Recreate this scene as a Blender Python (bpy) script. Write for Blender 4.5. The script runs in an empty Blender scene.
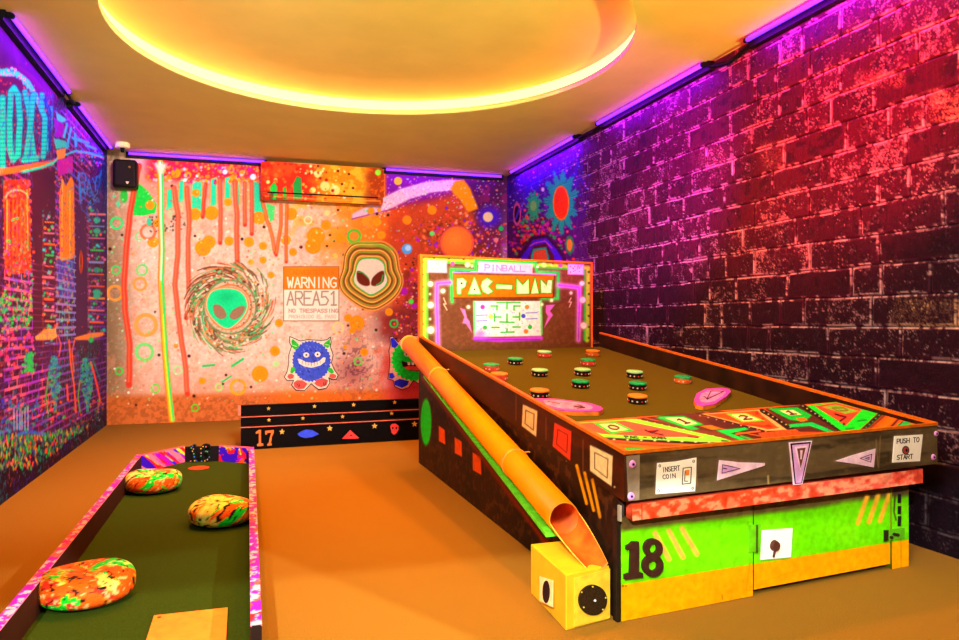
import bpy, bmesh, math, random
import numpy as np
from mathutils import Vector, Matrix

random.seed(7)
RNG = np.random.default_rng(11)
SC = bpy.context.scene
COL = SC.collection

# ------------------------------------------------------------------ camera
F, YAW, PITCH = 749.5, 0.30626, 0.0035
CAM = np.array([0.0, 0.0, 0.9715])
_f = np.array([math.sin(YAW)*math.cos(PITCH), math.cos(YAW)*math.cos(PITCH), math.sin(PITCH)])
_r = np.array([math.cos(YAW), -math.sin(YAW), 0.0])
_u = np.cross(_r, _f)
XL, XR, D, H = -1.227, 2.803, 7.847, 2.6

def project(W):
    d = np.asarray(W, float) - CAM
    z = d @ _f
    zs = np.where(z < 0.25, 0.25, z)
    px = 479.5 + F*(d @ _r)/zs
    py = 320 - F*(d @ _u)/zs
    px = np.where(z < 0.25, -5000, px)
    return px, py

def ray(px, py):
    return _f + _r*(px-479.5)/F + _u*(320-py)/F

def on_plane(px, py, p0, n):
    d = ray(px, py); n = np.asarray(n, float)
    t = ((np.asarray(p0, float)-CAM) @ n)/(d @ n)
    return CAM + d*t

def on_z(px, py, z): return on_plane(px, py, (0, 0, z), (0, 0, 1))
def on_x(px, py, x): return on_plane(px, py, (x, 0, 0), (1, 0, 0))
def on_y(px, py, y): return on_plane(px, py, (0, y, 0), (0, 1, 0))

cam_data = bpy.data.cameras.new('camera'); cam = bpy.data.objects.new('camera', cam_data); COL.objects.link(cam)
cam.location = CAM
M = Matrix(((_r[0], _u[0], -_f[0]), (_r[1], _u[1], -_f[1]), (_r[2], _u[2], -_f[2]))).to_4x4()
cam.matrix_world = Matrix.Translation(CAM) @ M
cam_data.sensor_width = 36; cam_data.lens = F/959*36; cam_data.clip_start = 0.02
SC.camera = cam

# ------------------------------------------------------------------ colours and materials
def lin(c):
    c = np.asarray(c, float)/255.0
    return np.where(c <= 0.04045, c/12.92, ((c+0.055)/1.055)**2.4)

_mats = {}
def mat(name, rgb, rough=0.6, metal=0.0, var=0.12, scale=30.0, bump=0.0, emit=None, strength=0.0, second=None, spec=0.15):
    if name in _mats: return _mats[name]
    m = bpy.data.materials.new(name); m.use_nodes = True
    nt = m.node_tree; b = nt.nodes['Principled BSDF']
    c = lin(rgb)
    b.inputs['Roughness'].default_value = rough; b.inputs['Metallic'].default_value = metal
    b.inputs['Specular IOR Level'].default_value = spec
    tc = nt.nodes.new('ShaderNodeTexCoord'); nz = nt.nodes.new('ShaderNodeTexNoise')
    nz.inputs['Scale'].default_value = scale; nz.inputs['Detail'].default_value = 4
    nt.links.new(tc.outputs['Object'], nz.inputs['Vector'])
    mx = nt.nodes.new('ShaderNodeMix'); mx.data_type = 'RGBA'
    c2 = lin(second) if second is not None else c*(1-var*2)
    mx.inputs[6].default_value = (*c2, 1); mx.inputs[7].default_value = (*np.clip(c*(1+var*.4), 0, 1), 1)
    rp = nt.nodes.new('ShaderNodeMapRange'); rp.inputs[1].default_value = .35; rp.inputs[2].default_value = .65
    nt.links.new(nz.outputs['Fac'], rp.inputs[0]); nt.links.new(rp.outputs[0], mx.inputs[0])
    nt.links.new(mx.outputs[2], b.inputs['Base Color'])
    if bump:
        bp = nt.nodes.new('ShaderNodeBump'); bp.inputs['Strength'].default_value = bump; bp.inputs['Distance'].default_value = .004
        nt.links.new(nz.outputs['Fac'], bp.inputs['Height']); nt.links.new(bp.outputs[0], b.inputs['Normal'])
    if emit is not None:
        b.inputs['Emission Color'].default_value = (*lin(emit), 1); b.inputs['Emission Strength'].default_value = strength
    _mats[name] = m
    return m

def paint_mat(name, rough=0.6, grain=60.0, amt=0.12, spec=0.3, bump=0.0):
    """hand painted surface: colours of the painting carried by the mesh, broken up by procedural grain"""
    if name in _mats: return _mats[name]
    m = bpy.data.materials.new(name); m.use_nodes = True
    nt = m.node_tree; b = nt.nodes['Principled BSDF']
    b.inputs['Roughness'].default_value = rough; b.inputs['Specular IOR Level'].default_value = spec*.3
    at = nt.nodes.new('ShaderNodeAttribute'); at.attribute_name = 'paint'
    tc = nt.nodes.new('ShaderNodeTexCoord'); nz = nt.nodes.new('ShaderNodeTexNoise')
    nz.inputs['Scale'].default_value = grain; nz.inputs['Detail'].default_value = 3
    nt.links.new(tc.outputs['Object'], nz.inputs['Vector'])
    rp = nt.nodes.new('ShaderNodeMapRange'); rp.inputs[1].default_value = .3; rp.inputs[2].default_value = .7
    rp.inputs[3].default_value = 1-amt*2; rp.inputs[4].default_value = 1.0
    nt.links.new(nz.outputs['Fac'], rp.inputs[0])
    vm = nt.nodes.new('ShaderNodeVectorMath'); vm.operation = 'SCALE'
    nt.links.new(at.outputs['Color'], vm.inputs[0]); nt.links.new(rp.outputs[0], vm.inputs['Scale'])
    nt.links.new(vm.outputs[0], b.inputs['Base Color'])
    if bump:
        bp = nt.nodes.new('ShaderNodeBump'); bp.inputs['Strength'].default_value = bump; bp.inputs['Distance'].default_value = .004
        nt.links.new(nz.outputs['Fac'], bp.inputs['Height']); nt.links.new(bp.outputs[0], b.inputs['Normal'])
    _mats[name] = m
    return m

# ------------------------------------------------------------------ mesh helpers
def link(name, bm, m, parent=None, smooth=False, bevel=0.0):
    me = bpy.data.meshes.new(name)
    if bevel:
        bmesh.ops.bevel(bm, geom=[e for e in bm.edges], offset=bevel, segments=2, affect='EDGES', profile=.5)
    bmesh.ops.recalc_face_normals(bm, faces=bm.faces)
    bm.to_mesh(me); bm.free()
    ms = m if isinstance(m, (list, tuple)) else [m]
    for k in ms: me.materials.append(k)
    if smooth:
        for p in me.polygons: p.use_smooth = True
    o = bpy.data.objects.new(name, me); COL.objects.link(o)
    if parent is not None: o.parent = parent; o.matrix_parent_inverse = parent.matrix_world.inverted()
    return o

def tag(o, label=None, cat=None, group=None, kind=None):
    if label: o['label'] = label
    if cat: o['category'] = cat
    if group: o['group'] = group
    if kind: o['kind'] = kind
    return o

def empty(name, loc, label, cat, group=None, rz=0.0):
    o = bpy.data.objects.new(name, None); COL.objects.link(o)
    o.location = loc; o.rotation_euler = (0, 0, rz); o.empty_display_size = .05
    o.matrix_world = Matrix.Translation(Vector(loc)) @ Matrix.Rotation(rz, 4, 'Z')
    return tag(o, label, cat, group)

def prism(bm, A, B, mi=0):
    a = [bm.verts.new(tuple(map(float, p))) for p in A]; b = [bm.verts.new(tuple(map(float, p))) for p in B]
    n = len(a); fs = [bm.faces.new(a), bm.faces.new(b[::-1])]
    for i in range(n): fs.append(bm.faces.new((a[i], b[i], b[(i+1) % n], a[(i+1) % n])))
    for f in fs: f.material_index = mi
    return fs

def box(bm, x0, x1, y0, y1, z0, z1, mi=0):
    return prism(bm, [(x0, y0, z0), (x1, y0, z0), (x1, y1, z0), (x0, y1, z0)], [(x0, y0, z1), (x1, y0, z1), (x1, y1, z1), (x0, y1, z1)], mi)

def rod(bm, p0, p1, r, n=16, mi=0, r1=None, cap=True):
    p0, p1 = Vector(p0), Vector(p1); d = (p1-p0).normalized()
    a = d.orthogonal().normalized(); b = d.cross(a); r1 = r if r1 is None else r1
    A = [bm.verts.new(p0+(a*math.cos(t)+b*math.sin(t))*r) for t in [2*math.pi*i/n for i in range(n)]]
    B = [bm.verts.new(p1+(a*math.cos(t)+b*math.sin(t))*r1) for t in [2*math.pi*i/n for i in range(n)]]
    for i in range(n):
        f = bm.faces.new((A[i], A[(i+1) % n], B[(i+1) % n], B[i])); f.material_index = mi
    if cap:
        bm.faces.new(A[::-1]).material_index = mi; bm.faces.new(B).material_index = mi

def lathe(bm, prof, n=32, mi=0, c=(0, 0, 0)):
    rings = []
    for r, z in prof:
        if r < 1e-6: rings.append([bm.verts.new((c[0], c[1], c[2]+z))]*n)
        else: rings.append([bm.verts.new((c[0]+r*math.cos(2*math.pi*i/n), c[1]+r*math.sin(2*math.pi*i/n), c[2]+z)) for i in range(n)])
    for k in range(len(rings)-1):
        a, b = rings[k], rings[k+1]
        for i in range(n):
            q = []
            for v in (a[i], a[(i+1) % n], b[(i+1) % n], b[i]):
                if v not in q: q.append(v)
            if len(q) > 2:
                f = bm.faces.new(q); f.material_index = mi

class Pl:
    """a plane in the room; helps to set flat plates on surfaces at measured spots"""
    def __init__(s, p0, n):
        s.p = np.asarray(p0, float); s.n = np.asarray(n, float); s.n = s.n/np.linalg.norm(s.n)
        if s.n @ (CAM-s.p) < 0: s.n = -s.n
    def at(s, px, py, off=0.0): return on_plane(px, py, s.p, s.n) + s.n*off
    def plate(s, bm, pts, off, t, mi=0):
        q = [s.at(x, y) for x, y in pts]
        prism(bm, [a+s.n*off for a in q], [a+s.n*(off+t) for a in q], mi)
    def ribbon(s, bm, pts, w, off, t, mi=0):
        for (a, b) in zip(pts[:-1], pts[1:]):
            dx, dy = b[0]-a[0], b[1]-a[1]; L = math.hypot(dx, dy) or 1; nx, ny = -dy/L*w/2, dx/L*w/2
            ex, ey = dx/L*w*.35, dy/L*w*.35
            s.plate(bm, [(a[0]+nx-ex, a[1]+ny-ey), (b[0]+nx+ex, b[1]+ny+ey), (b[0]-nx+ex, b[1]-ny+ey), (a[0]-nx-ex, a[1]-ny-ey)], off, t, mi)

def circ(cx, cy, rx, ry=None, n=20, a0=0, a1=2*math.pi):
    ry = rx if ry is None else ry
    return [(cx+rx*math.cos(a0+(a1-a0)*i/n), cy+ry*math.sin(a0+(a1-a0)*i/n)) for i in range(n)]

# stroke letters, unit box, y down
FONT = {
 'A': [[(0, 1), (.5, 0), (1, 1)], [(.2, .62), (.8, .62)]], 'B': [[(0, 0), (0, 1), (.8, .95), (.95, .75), (.75, .52), (0, .5)], [(.75, .5), (.85, .25), (.7, .03), (0, 0)]],
 'C': [[(1, .12), (.6, 0), (.15, .2), (0, .5), (.15, .82), (.6, 1), (1, .88)]], 'D': [[(0, 0), (0, 1), (.6, .95), (1, .6), (.95, .3), (.6, .03), (0, 0)]],
 'E': [[(1, 0), (0, 0), (0, 1), (1, 1)], [(0, .5), (.8, .5)]], 'F': [[(1, 0), (0, 0), (0, 1)], [(0, .5), (.8, .5)]],
 'G': [[(1, .12), (.6, 0), (.15, .2), (0, .5), (.15, .82), (.6, 1), (1, .85), (1, .55), (.6, .55)]], 'H': [[(0, 0), (0, 1)], [(1, 0), (1, 1)], [(0, .5), (1, .5)]],
 'I': [[(.5, 0), (.5, 1)]], 'L': [[(0, 0), (0, 1), (1, 1)]], 'M': [[(0, 1), (.05, 0), (.5, .7), (.95, 0), (1, 1)]],
 'N': [[(0, 1), (0, 0), (1, 1), (1, 0)]], 'O': [[(.5, 0), (.1, .2), (0, .5), (.1, .8), (.5, 1), (.9, .8), (1, .5), (.9, .2), (.5, 0)]],
 'P': [[(0, 1), (0, 0), (.8, .03), (1, .27), (.8, .52), (0, .52)]], 'R': [[(0, 1), (0, 0), (.8, .03), (1, .27), (.8, .5), (0, .52)], [(.4, .52), (1, 1)]],
 'S': [[(1, .1), (.5, 0), (.05, .2), (.2, .45), (.8, .55), (.95, .8), (.5, 1), (0, .9)]], 'T': [[(0, 0), (1, 0)], [(.5, 0), (.5, 1)]],
 'U': [[(0, 0), (0, .8), (.4, 1), (.8, .9), (1, .7), (1, 0)]], 'V': [[(0, 0), (.5, 1), (1, 0)]], 'W': [[(0, 0), (.25, 1), (.5, .35), (.75, 1), (1, 0)]],
 'X': [[(0, 0), (1, 1)], [(1, 0), (0, 1)]], 'Y': [[(0, 0), (.5, .5), (1, 0)], [(.5, .5), (.5, 1)]], '-': [[(.1, .5), (.9, .5)]],
 '0': [[(.5, 0), (.1, .2), (0, .5), (.1, .8), (.5, 1), (.9, .8), (1, .5), (.9, .2), (.5, 0)]], '1': [[(.2, .2), (.55, 0), (.55, 1)], [(.2, 1), (.9, 1)]],
 '2': [[(0, .2), (.3, 0), (.8, .05), (1, .3), (0, 1), (1, 1)]], '5': [[(.95, 0), (.1, 0), (.05, .42), (.6, .38), (1, .65), (.7, .97), (0, 1)]], ' ': [],
}
def quad_text(s, q, gap=.28):
    """letters laid in a quad (TL, TR, BR, BL) -> list of polylines"""
    q = np.array(q, float); out = []; n = len(s); cw = 1/(n+(n-1)*gap)
    for i, ch in enumerate(s):
        x0 = i*(1+gap)*cw
        for ln in FONT.get(ch, []):
            pts = []
            for (a, b) in ln:
                u, v = x0+a*cw, b
                p = (1-u)*(1-v)*q[0]+u*(1-v)*q[1]+u*v*q[2]+(1-u)*v*q[3]
                pts.append((p[0], p[1]))
            out.append(pts)
    return out

# ------------------------------------------------------------------ noise
_T = RNG.random((256, 256))
def vnoise(x, y):
    xi = np.floor(x).astype(int); yi = np.floor(y).astype(int); fx = x-xi; fy = y-yi
    fx = fx*fx*(3-2*fx); fy = fy*fy*(3-2*fy)
    a = _T[yi % 256, xi % 256]; b = _T[yi % 256, (xi+1) % 256]; c = _T[(yi+1) % 256, xi % 256]; d = _T[(yi+1) % 256, (xi+1) % 256]
    return (a*(1-fx)+b*fx)*(1-fy)+(c*(1-fx)+d*fx)*fy
def fbm(x, y, o=4):
    s = 0; a = .5; t = 0
    for k in range(o):
        s = s+a*vnoise(x*2**k+17*k, y*2**k+31*k); t += a; a *= .5
    return s/t
def sstep(a, b, x):
    t = np.clip((x-a)/(b-a), 0, 1); return t*t*(3-2*t)

# ------------------------------------------------------------------ painted surface
def smooth(pts, n=4):
    out = []; m = len(pts)
    for i in range(m):
        a, b, c, d = [np.array(pts[(i+k) % m], float) for k in (-1, 0, 1, 2)]
        for k in range(n):
            t = k/n; out.append(tuple(.5*((2*b)+(c-a)*t+(2*a-5*b+4*c-d)*t*t+(3*b-a-3*c+d)*t**3)))
    return out

class Paint:
    def __init__(s, W):
        s.W = W; s.PX, s.PY = project(W); s.h, s.w = W.shape[:2]
        s.C = np.zeros((s.h, s.w, 3)); s.C[:] = .5
    def fill(s, rgb): s.C[:] = np.asarray(rgb, float)/255
    def mix(s, mask, rgb):
        m = np.clip(mask, 0, 1)[..., None]; s.C = s.C*(1-m)+np.asarray(rgb, float)/255*m
    def _sel(s, x0, x1, y0, y1):
        return np.nonzero((s.PX > x0) & (s.PX < x1) & (s.PY > y0) & (s.PY < y1))
    def _put(s, I, m, rgb):
        m = np.clip(m, 0, 1)[:, None]; s.C[I] = s.C[I]*(1-m)+np.asarray(rgb, float)/255*m
    def disc(s, x, y, r, rgb, a=1.0, ry=None, soft=.9):
        ry = r if ry is None else ry
        I = s._sel(x-r-2*soft, x+r+2*soft, y-ry-2*soft, y+ry+2*soft)
        if len(I[0]) == 0: return
        d = (np.hypot((s.PX[I]-x)/r, (s.PY[I]-y)/ry)-1)*min(r, ry)
        s._put(I, (.5-d/soft)*a, rgb)
    def ring(s, x, y, r, w, rgb, a=1.0, ry=None, soft=.9):
        ry = r if ry is None else ry
        I = s._sel(x-r-w-2, x+r+w+2, y-ry-w-2, y+ry+w+2)
        if len(I[0]) == 0: return
        d = abs((np.hypot((s.PX[I]-x)/r, (s.PY[I]-y)/ry)-1)*min(r, ry))-w/2
        s._put(I, (.5-d/soft)*a, rgb)
    def _seg(s, X, Y, pts):
        d = np.full(X.shape, 1e9)
        for (a, b) in zip(pts[:-1], pts[1:]):
            vx, vy = b[0]-a[0], b[1]-a[1]; L = vx*vx+vy*vy or 1e-9
            t = np.clip(((X-a[0])*vx+(Y-a[1])*vy)/L, 0, 1)
            d = np.minimum(d, np.hypot(X-a[0]-t*vx, Y-a[1]-t*vy))
        return d
    def stroke(s, pts, w, rgb, a=1.0, soft=.9):
        xs = [p[0] for p in pts]; ys = [p[1] for p in pts]; k = w+2*soft
        I = s._sel(min(xs)-k, max(xs)+k, min(ys)-k, max(ys)+k)
        if len(I[0]) == 0: return
        s._put(I, (.5-(s._seg(s.PX[I], s.PY[I], pts)-w/2)/soft)*a, rgb)
    def poly(s, pts, rgb, a=1.0, soft=.9, grow=0.0):
        xs = [p[0] for p in pts]; ys = [p[1] for p in pts]; k = 2*soft+grow+1
        I = s._sel(min(xs)-k, max(xs)+k, min(ys)-k, max(ys)+k)
        if len(I[0]) == 0: return
        X, Y = s.PX[I], s.PY[I]; q = list(pts)+[pts[0]]
        d = s._seg(X, Y, q); ins = np.zeros(X.shape, bool)
        for (x0, y0), (x1, y1) in zip(q[:-1], q[1:]):
            if y0 == y1: continue
            c = ((y0 > Y) != (y1 > Y)) & (X < (x1-x0)*(Y-y0)/(y1-y0)+x0); ins ^= c
        d = np.where(ins, -d, d)-grow
        s._put(I, (.5-d/soft)*a, rgb)
    def text(s, t, q, w, rgb, a=1.0, soft=.8, gap=.28):
        for ln in quad_text(t, q, gap): s.stroke(ln, w, rgb, a, soft)
    def blob(s, x, y, rx, ry, rgb, a=1.0):
        s.mix(a*np.exp(-((s.PX-x)/rx)**2-((s.PY-y)/ry)**2), rgb)
    def drips(s, n, box_, rr, cols, a=1.0, soft=.9, ry=None):
        for _ in range(n):
            x = random.uniform(box_[0], box_[1]); y = random.uniform(box_[2], box_[3]); r = random.uniform(*rr)
            s.disc(x, y, r, random.choice(cols), a*random.uniform(.6, 1), None if ry is None else r*ry, soft)

VIVID = 1.12
def grid_mesh(name, W, C, m, parent=None, thick=None, smooth=False, back=(40, 30, 25)):
    """grid surface with painted colours; thick = vector to a closed back"""
    h, w = W.shape[:2]; V = W.reshape(-1, 3); idx = np.arange(h*w).reshape(h, w)
    Q = np.stack([idx[:-1, :-1], idx[:-1, 1:], idx[1:, 1:], idx[1:, :-1]], -1).reshape(-1, 4)
    g_ = (C @ np.array([.3, .55, .15]))[..., None]; C = g_+(C-g_)*VIVID
    cols = lin(np.clip(C, 0, 1)*255).reshape(-1, 3); n = len(V)
    if thick is not None:
        cor = [W[0, 0], W[0, -1], W[-1, -1], W[-1, 0]]; t = np.asarray(thick, float)
        ex = np.array(cor+[c+t for c in cor]); V = np.vstack([V, ex]); cols = np.vstack([cols, np.tile(lin(back), (8, 1))])
        Q = np.vstack([Q, [[n+4, n+5, n+6, n+7], [n, n+4, n+5, n+1], [n+1, n+5, n+6, n+2], [n+2, n+6, n+7, n+3], [n+3, n+7, n+4, n]]])
    me = bpy.data.meshes.new(name); me.vertices.add(len(V)); me.vertices.foreach_set('co', V.astype(np.float32).ravel())
    me.loops.add(len(Q)*4); me.loops.foreach_set('vertex_index', Q.astype(np.int32).ravel())
    me.polygons.add(len(Q)); me.polygons.foreach_set('loop_start', np.arange(0, len(Q)*4, 4, dtype=np.int32))
    me.polygons.foreach_set('loop_total', np.full(len(Q), 4, dtype=np.int32))
    me.update(calc_edges=True); me.validate()
    ca = me.color_attributes.new('paint', 'FLOAT_COLOR', 'POINT')
    ca.data.foreach_set('color', np.hstack([cols, np.ones((len(cols), 1))]).astype(np.float32).ravel())
    me.materials.append(m)
    o = bpy.data.objects.new(name, me); COL.objects.link(o)
    if smooth: me.polygons.foreach_set('use_smooth', np.ones(len(Q), bool))
    if parent is not None: o.parent = parent; o.matrix_parent_inverse = parent.matrix_world.inverted()
    return o

def quad_grid(bl, br, tr, tl, du, dv=None):
    bl, br, tr, tl = [np.asarray(p, float) for p in (bl, br, tr, tl)]; dv = dv or du
    nu = max(2, int(np.linalg.norm(br-bl)/du)); nv = max(2, int(np.linalg.norm(tl-bl)/dv))
    u = np.linspace(0, 1, nu)[None, :, None]; v = np.linspace(0, 1, nv)[:, None, None]
    return bl*(1-u)*(1-v)+br*u*(1-v)+tr*u*v+tl*(1-u)*v

ORANGE = (255, 140, 10); GREEN = (30, 235, 90); BROWN = (70, 40, 22)

# ================================================================== SETTING
Y0 = -2.6          # the corridor end behind the camera
# ---- floor
bm = bmesh.new(); box(bm, XL-.1, XR+.1, Y0, D+.1, -.1, 0)
carpet = mat('carpet', (150, 104, 28), .95, var=.16, scale=260, bump=.5, spec=.1)
tag(link('floor', bm, carpet), kind='structure')

# ---- ceiling with round recess
DC, DR = (.765, 4.36), 1.475
bm = bmesh.new(); N = 96
def ring_v(r, z): return [bm.verts.new((DC[0]+r*math.cos(2*math.pi*i/N), DC[1]+r*math.sin(2*math.pi*i/N), z)) for i in range(N)]
def bridge(a, b, mi=0, sm=False):
    for i in range(N):
        f = bm.faces.new((a[i], a[(i+1) % N], b[(i+1) % N], b[i])); f.material_index = mi; f.smooth = sm
inner = ring_v(DR, H)
X0c, X1c, Y0c, Y1c = XL-.1, XR+.1, Y0, D+.1
outer = []
for i in range(N):
    a = 2*math.pi*i/N; dx, dy = math.cos(a), math.sin(a)
    tx = (X1c-DC[0])/dx if dx > 1e-9 else ((X0c-DC[0])/dx if dx < -1e-9 else 1e9)
    ty = (Y1c-DC[1])/dy if dy > 1e-9 else ((Y0c-DC[1])/dy if dy < -1e-9 else 1e9)
    t = min(tx, ty); outer.append(bm.verts.new((DC[0]+dx*t, DC[1]+dy*t, H)))
bridge(inner, outer)
# corner fillers
for cx, cy in ((X0c, Y0c), (X1c, Y0c), (X1c, Y1c), (X0c, Y1c)):
    best = None
    for i in range(N):
        p, q = outer[i].co, outer[(i+1) % N].co
        if (abs(p.x-cx) < 1e-6 and abs(q.y-cy) < 1e-6) or (abs(p.y-cy) < 1e-6 and abs(q.x-cx) < 1e-6):
            best = i
    if best is not None and (outer[best].co-Vector((cx, cy, H))).length > 1e-5:
        c = bm.verts.new((cx, cy, H)); bm.faces.new((outer[best], outer[(best+1) % N], c))
lip = ring_v(DR, H+.035); lip2 = ring_v(DR+.06, H+.035); side = ring_v(DR+.06, H+.122); cove = [ring_v(DR+.06-.42*q_, H+.122+.045*math.sin(q_*math.pi/2)) for q_ in (.12, .3, .5, .75, 1)]
bridge(inner, lip, 0, True); bridge(lip, lip2); bridge(lip2, side, 0, True)
prev_ = side
for cv in cove: bridge(prev_, cv, 0, True); prev_ = cv
top = bm.faces.new(prev_)
ceil_m = mat('ceiling_plaster', (226, 202, 112), .9, var=.03, scale=3, spec=.1)
tag(link('ceiling', bm, ceil_m), kind='structure')
bm = bmesh.new(); box(bm, X0c, X1c, Y0c, Y1c, H+.2, H+.3)
tag(link('ceiling', bm, ceil_m), kind='structure')
# glowing ring in the recess
bm = bmesh.new()
a = [bm.verts.new((DC[0]+(DR+.04)*math.cos(2*math.pi*i/N), DC[1]+(DR+.04)*math.sin(2*math.pi*i/N), H+.038)) for i in range(N)]
b = [bm.verts.new((DC[0]+(DR+.04)*math.cos(2*math.pi*i/N), DC[1]+(DR+.04)*math.sin(2*math.pi*i/N), H+.118)) for i in range(N)]
c = [bm.verts.new((DC[0]+(DR+.055)*math.cos(2*math.pi*i/N), DC[1]+(DR+.055)*math.sin(2*math.pi*i/N), H+.118)) for i in range(N)]
d = [bm.verts.new((DC[0]+(DR+.055)*math.cos(2*math.pi*i/N), DC[1]+(DR+.055)*math.sin(2*math.pi*i/N), H+.038)) for i in range(N)]
bridge(a, b, 0, True); bridge(b, c); bridge(c, d, 0, True); bridge(d, a)
RING_S = 3.3
tag(link('cove_light', bm, mat('warm_led', (255, 176, 60), .5, emit=(255, 144, 78), strength=RING_S)),
    'bright warm ring of light round the edge of the circular ceiling recess', 'cove light')

# ---- unseen walls behind the camera, with a doorway shaped to edge the floor light
bm = bmesh.new(); YF = -.62
box(bm, XL, -1.12, YF-.1, YF, 0, H); box(bm, 2.25, XR, YF-.1, YF, 0, H); box(bm, -1.12, 2.25, YF-.1, YF, 2.06, H)
dark = mat('dark_wall_paint', (62, 50, 62), .8)
tag(link('wall_front', bm, dark), kind='structure')
bm = bmesh.new(); box(bm, XL, XR, Y0-.1, Y0, 0, H)
tag(link('wall_corridor', bm, mat('corridor_paint', (150, 140, 125), .8)), kind='structure')

# ---------------------------------------------------------------- back wall mural
W = quad_grid((XL, D, 0), (XR, D, 0), (XR, D, H), (XL, D, H), .0065)
p = Paint(W); PX, PY = p.PX, p.PY; wx, wz = W[..., 0], W[..., 2]
p.fill((240, 196, 176))
n1 = fbm(wx*3, wz*3); n2 = fbm(wx*9+5, wz*9, 4); n3 = fbm(wx*40+9, wz*40, 3)
p.mix(sstep(.45, .7, n1)*.6, (255, 214, 190)); p.mix(sstep(.5, .7, n2)*.35, (250, 165, 120))
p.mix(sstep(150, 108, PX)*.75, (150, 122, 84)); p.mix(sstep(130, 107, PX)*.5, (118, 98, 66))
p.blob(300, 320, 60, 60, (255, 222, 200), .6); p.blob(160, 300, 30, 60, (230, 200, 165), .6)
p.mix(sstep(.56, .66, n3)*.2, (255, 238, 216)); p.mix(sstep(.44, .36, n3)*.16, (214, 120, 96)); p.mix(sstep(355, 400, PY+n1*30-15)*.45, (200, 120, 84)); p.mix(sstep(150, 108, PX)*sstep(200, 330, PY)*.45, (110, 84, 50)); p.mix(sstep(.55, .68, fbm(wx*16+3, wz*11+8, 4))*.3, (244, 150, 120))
# soft red wash running down from the top
p.mix(sstep(250, 180, PY+n2*60-30)*sstep(128, 150, PX)*sstep(290, 270, PX)*.45, (232, 110, 80))
# orange area in the middle and right
p.mix(sstep(300, 350, PX+n2*60-30)*sstep(300, 240, PY-n1*40+20)*.85, (255, 140, 30))
p.mix(sstep(340, 375, PX+n2*40-20)*sstep(330, 290, PY)*.7, (250, 120, 30))
p.mix(sstep(.52, .62, n2)*sstep(270, 300, PX)*sstep(260, 200, PY)*.6, (255, 190, 60))
p.mix(sstep(372, 400, PX+n2*40-20)*.8, (205, 62, 26)); p.mix(sstep(398, 430, PX+n2*50-25)*.75, (120, 40, 22))
p.mix(sstep(.5, .6, n2)*sstep(392, 420, PX)*.6, (70, 24, 30)); p.mix(sstep(.55, .68, n1)*sstep(392, 420, PX)*.6, (190, 40, 60))
p.mix(sstep(480, 507, PX)*.6, (120, 40, 90)); p.mix(sstep(498, 505, PX)*sstep(170, 200, PY)*.55, (215, 150, 190))
# top red/magenta band at left
p.mix(sstep(205-22, 170, PY-n2*10)*sstep(140, 155, PX)*sstep(300, 280, PX)*.95, (214, 34, 40))
p.mix(sstep(.5, .6, n3)*sstep(182, 172, PY)*sstep(140, 155, PX)*sstep(300, 280, PX)*.5, (150, 20, 90))
# purple starry patch
m_ = sstep(384, 388, PX)*sstep(212, 196, PY)*sstep(505, 490, PX+(PY-175)*.2)
p.mix(m_*.95, (120, 14, 150))
p.mix(sstep(455, 475, PX)*sstep(265, 200, PY)*.8, (64, 16, 62)); p.mix(sstep(.5, .62, n2)*sstep(460, 490, PX)*.6, (150, 30, 90))
# lower band
p.mix(sstep(392, 400, PY+(PX-107)*.02)*.85, (196, 100, 40)); p.mix(sstep(.45, .6, n3)*sstep(392, 402, PY)*.4, (120, 62, 26))
p.mix(sstep(250, 300, PX)*sstep(385, 398, PY)*.7, (240, 120, 30))
p.mix(sstep(370, 400, PX)*sstep(330, 380, PY)*.75, (205, 60, 80))
p.blob(352, 370, 16, 16, (160, 90, 90), .8); p.blob(357, 335, 12, 22, (200, 120, 90), .6)
p.mix(sstep(.53, .6, n3)*np.exp(-((PX-355)/22)**2-((PY-365)/28)**2)*.7, (110, 50, 70))
p.mix(sstep(362, 395, PX)*sstep(300, 315, PY)*sstep(350, 335, PY)*.8, (120, 34, 40))
# orange-red planet sweep behind the comet
p.poly([(388, 222), (420, 203), (455, 192), (470, 205), (478, 222), (462, 235), (420, 262), (388, 262)], (200, 70, 36), .85, 8)
p.mix(sstep(.5, .62, n3)*np.exp(-((PX-450)/36)**2-((PY-232)/16)**2)*.8, (90, 40, 10))
# white comet arm
def arc(cx, cy, rx, ry, a0, a1, n=14): return [(cx+rx*math.cos(math.radians(a0+(a1-a0)*i/n)), cy+ry*math.sin(math.radians(a0+(a1-a0)*i/n))) for i in range(n+1)]
top_ = [(352, 214), (380, 199), (400, 189), (425, 182), (445, 180), (462, 180)]
bot_ = [(452, 190), (430, 193), (410, 199), (392, 208), (380, 213), (352, 219)]
p.poly(top_+bot_, (250, 190, 225), .95, 2)
for _ in range(260):
    t = random.random(); x = 378+t*78; y = 213-t*25+random.uniform(-9, 8)-8*math.sin(t*3.1)
    p.disc(x, y, random.uniform(.4, .9), random.choice([(255, 255, 255), (220, 120, 210), (255, 170, 220)]), .5)
p.poly([(455, 181), (464, 180), (470, 188), (477, 205), (478, 209), (468, 212), (460, 200), (450, 190)], (255, 150, 12), .95, 2)
p.stroke([(352, 219), (392, 209), (430, 195), (452, 191)], 1.6, (150, 40, 150), .6)
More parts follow.
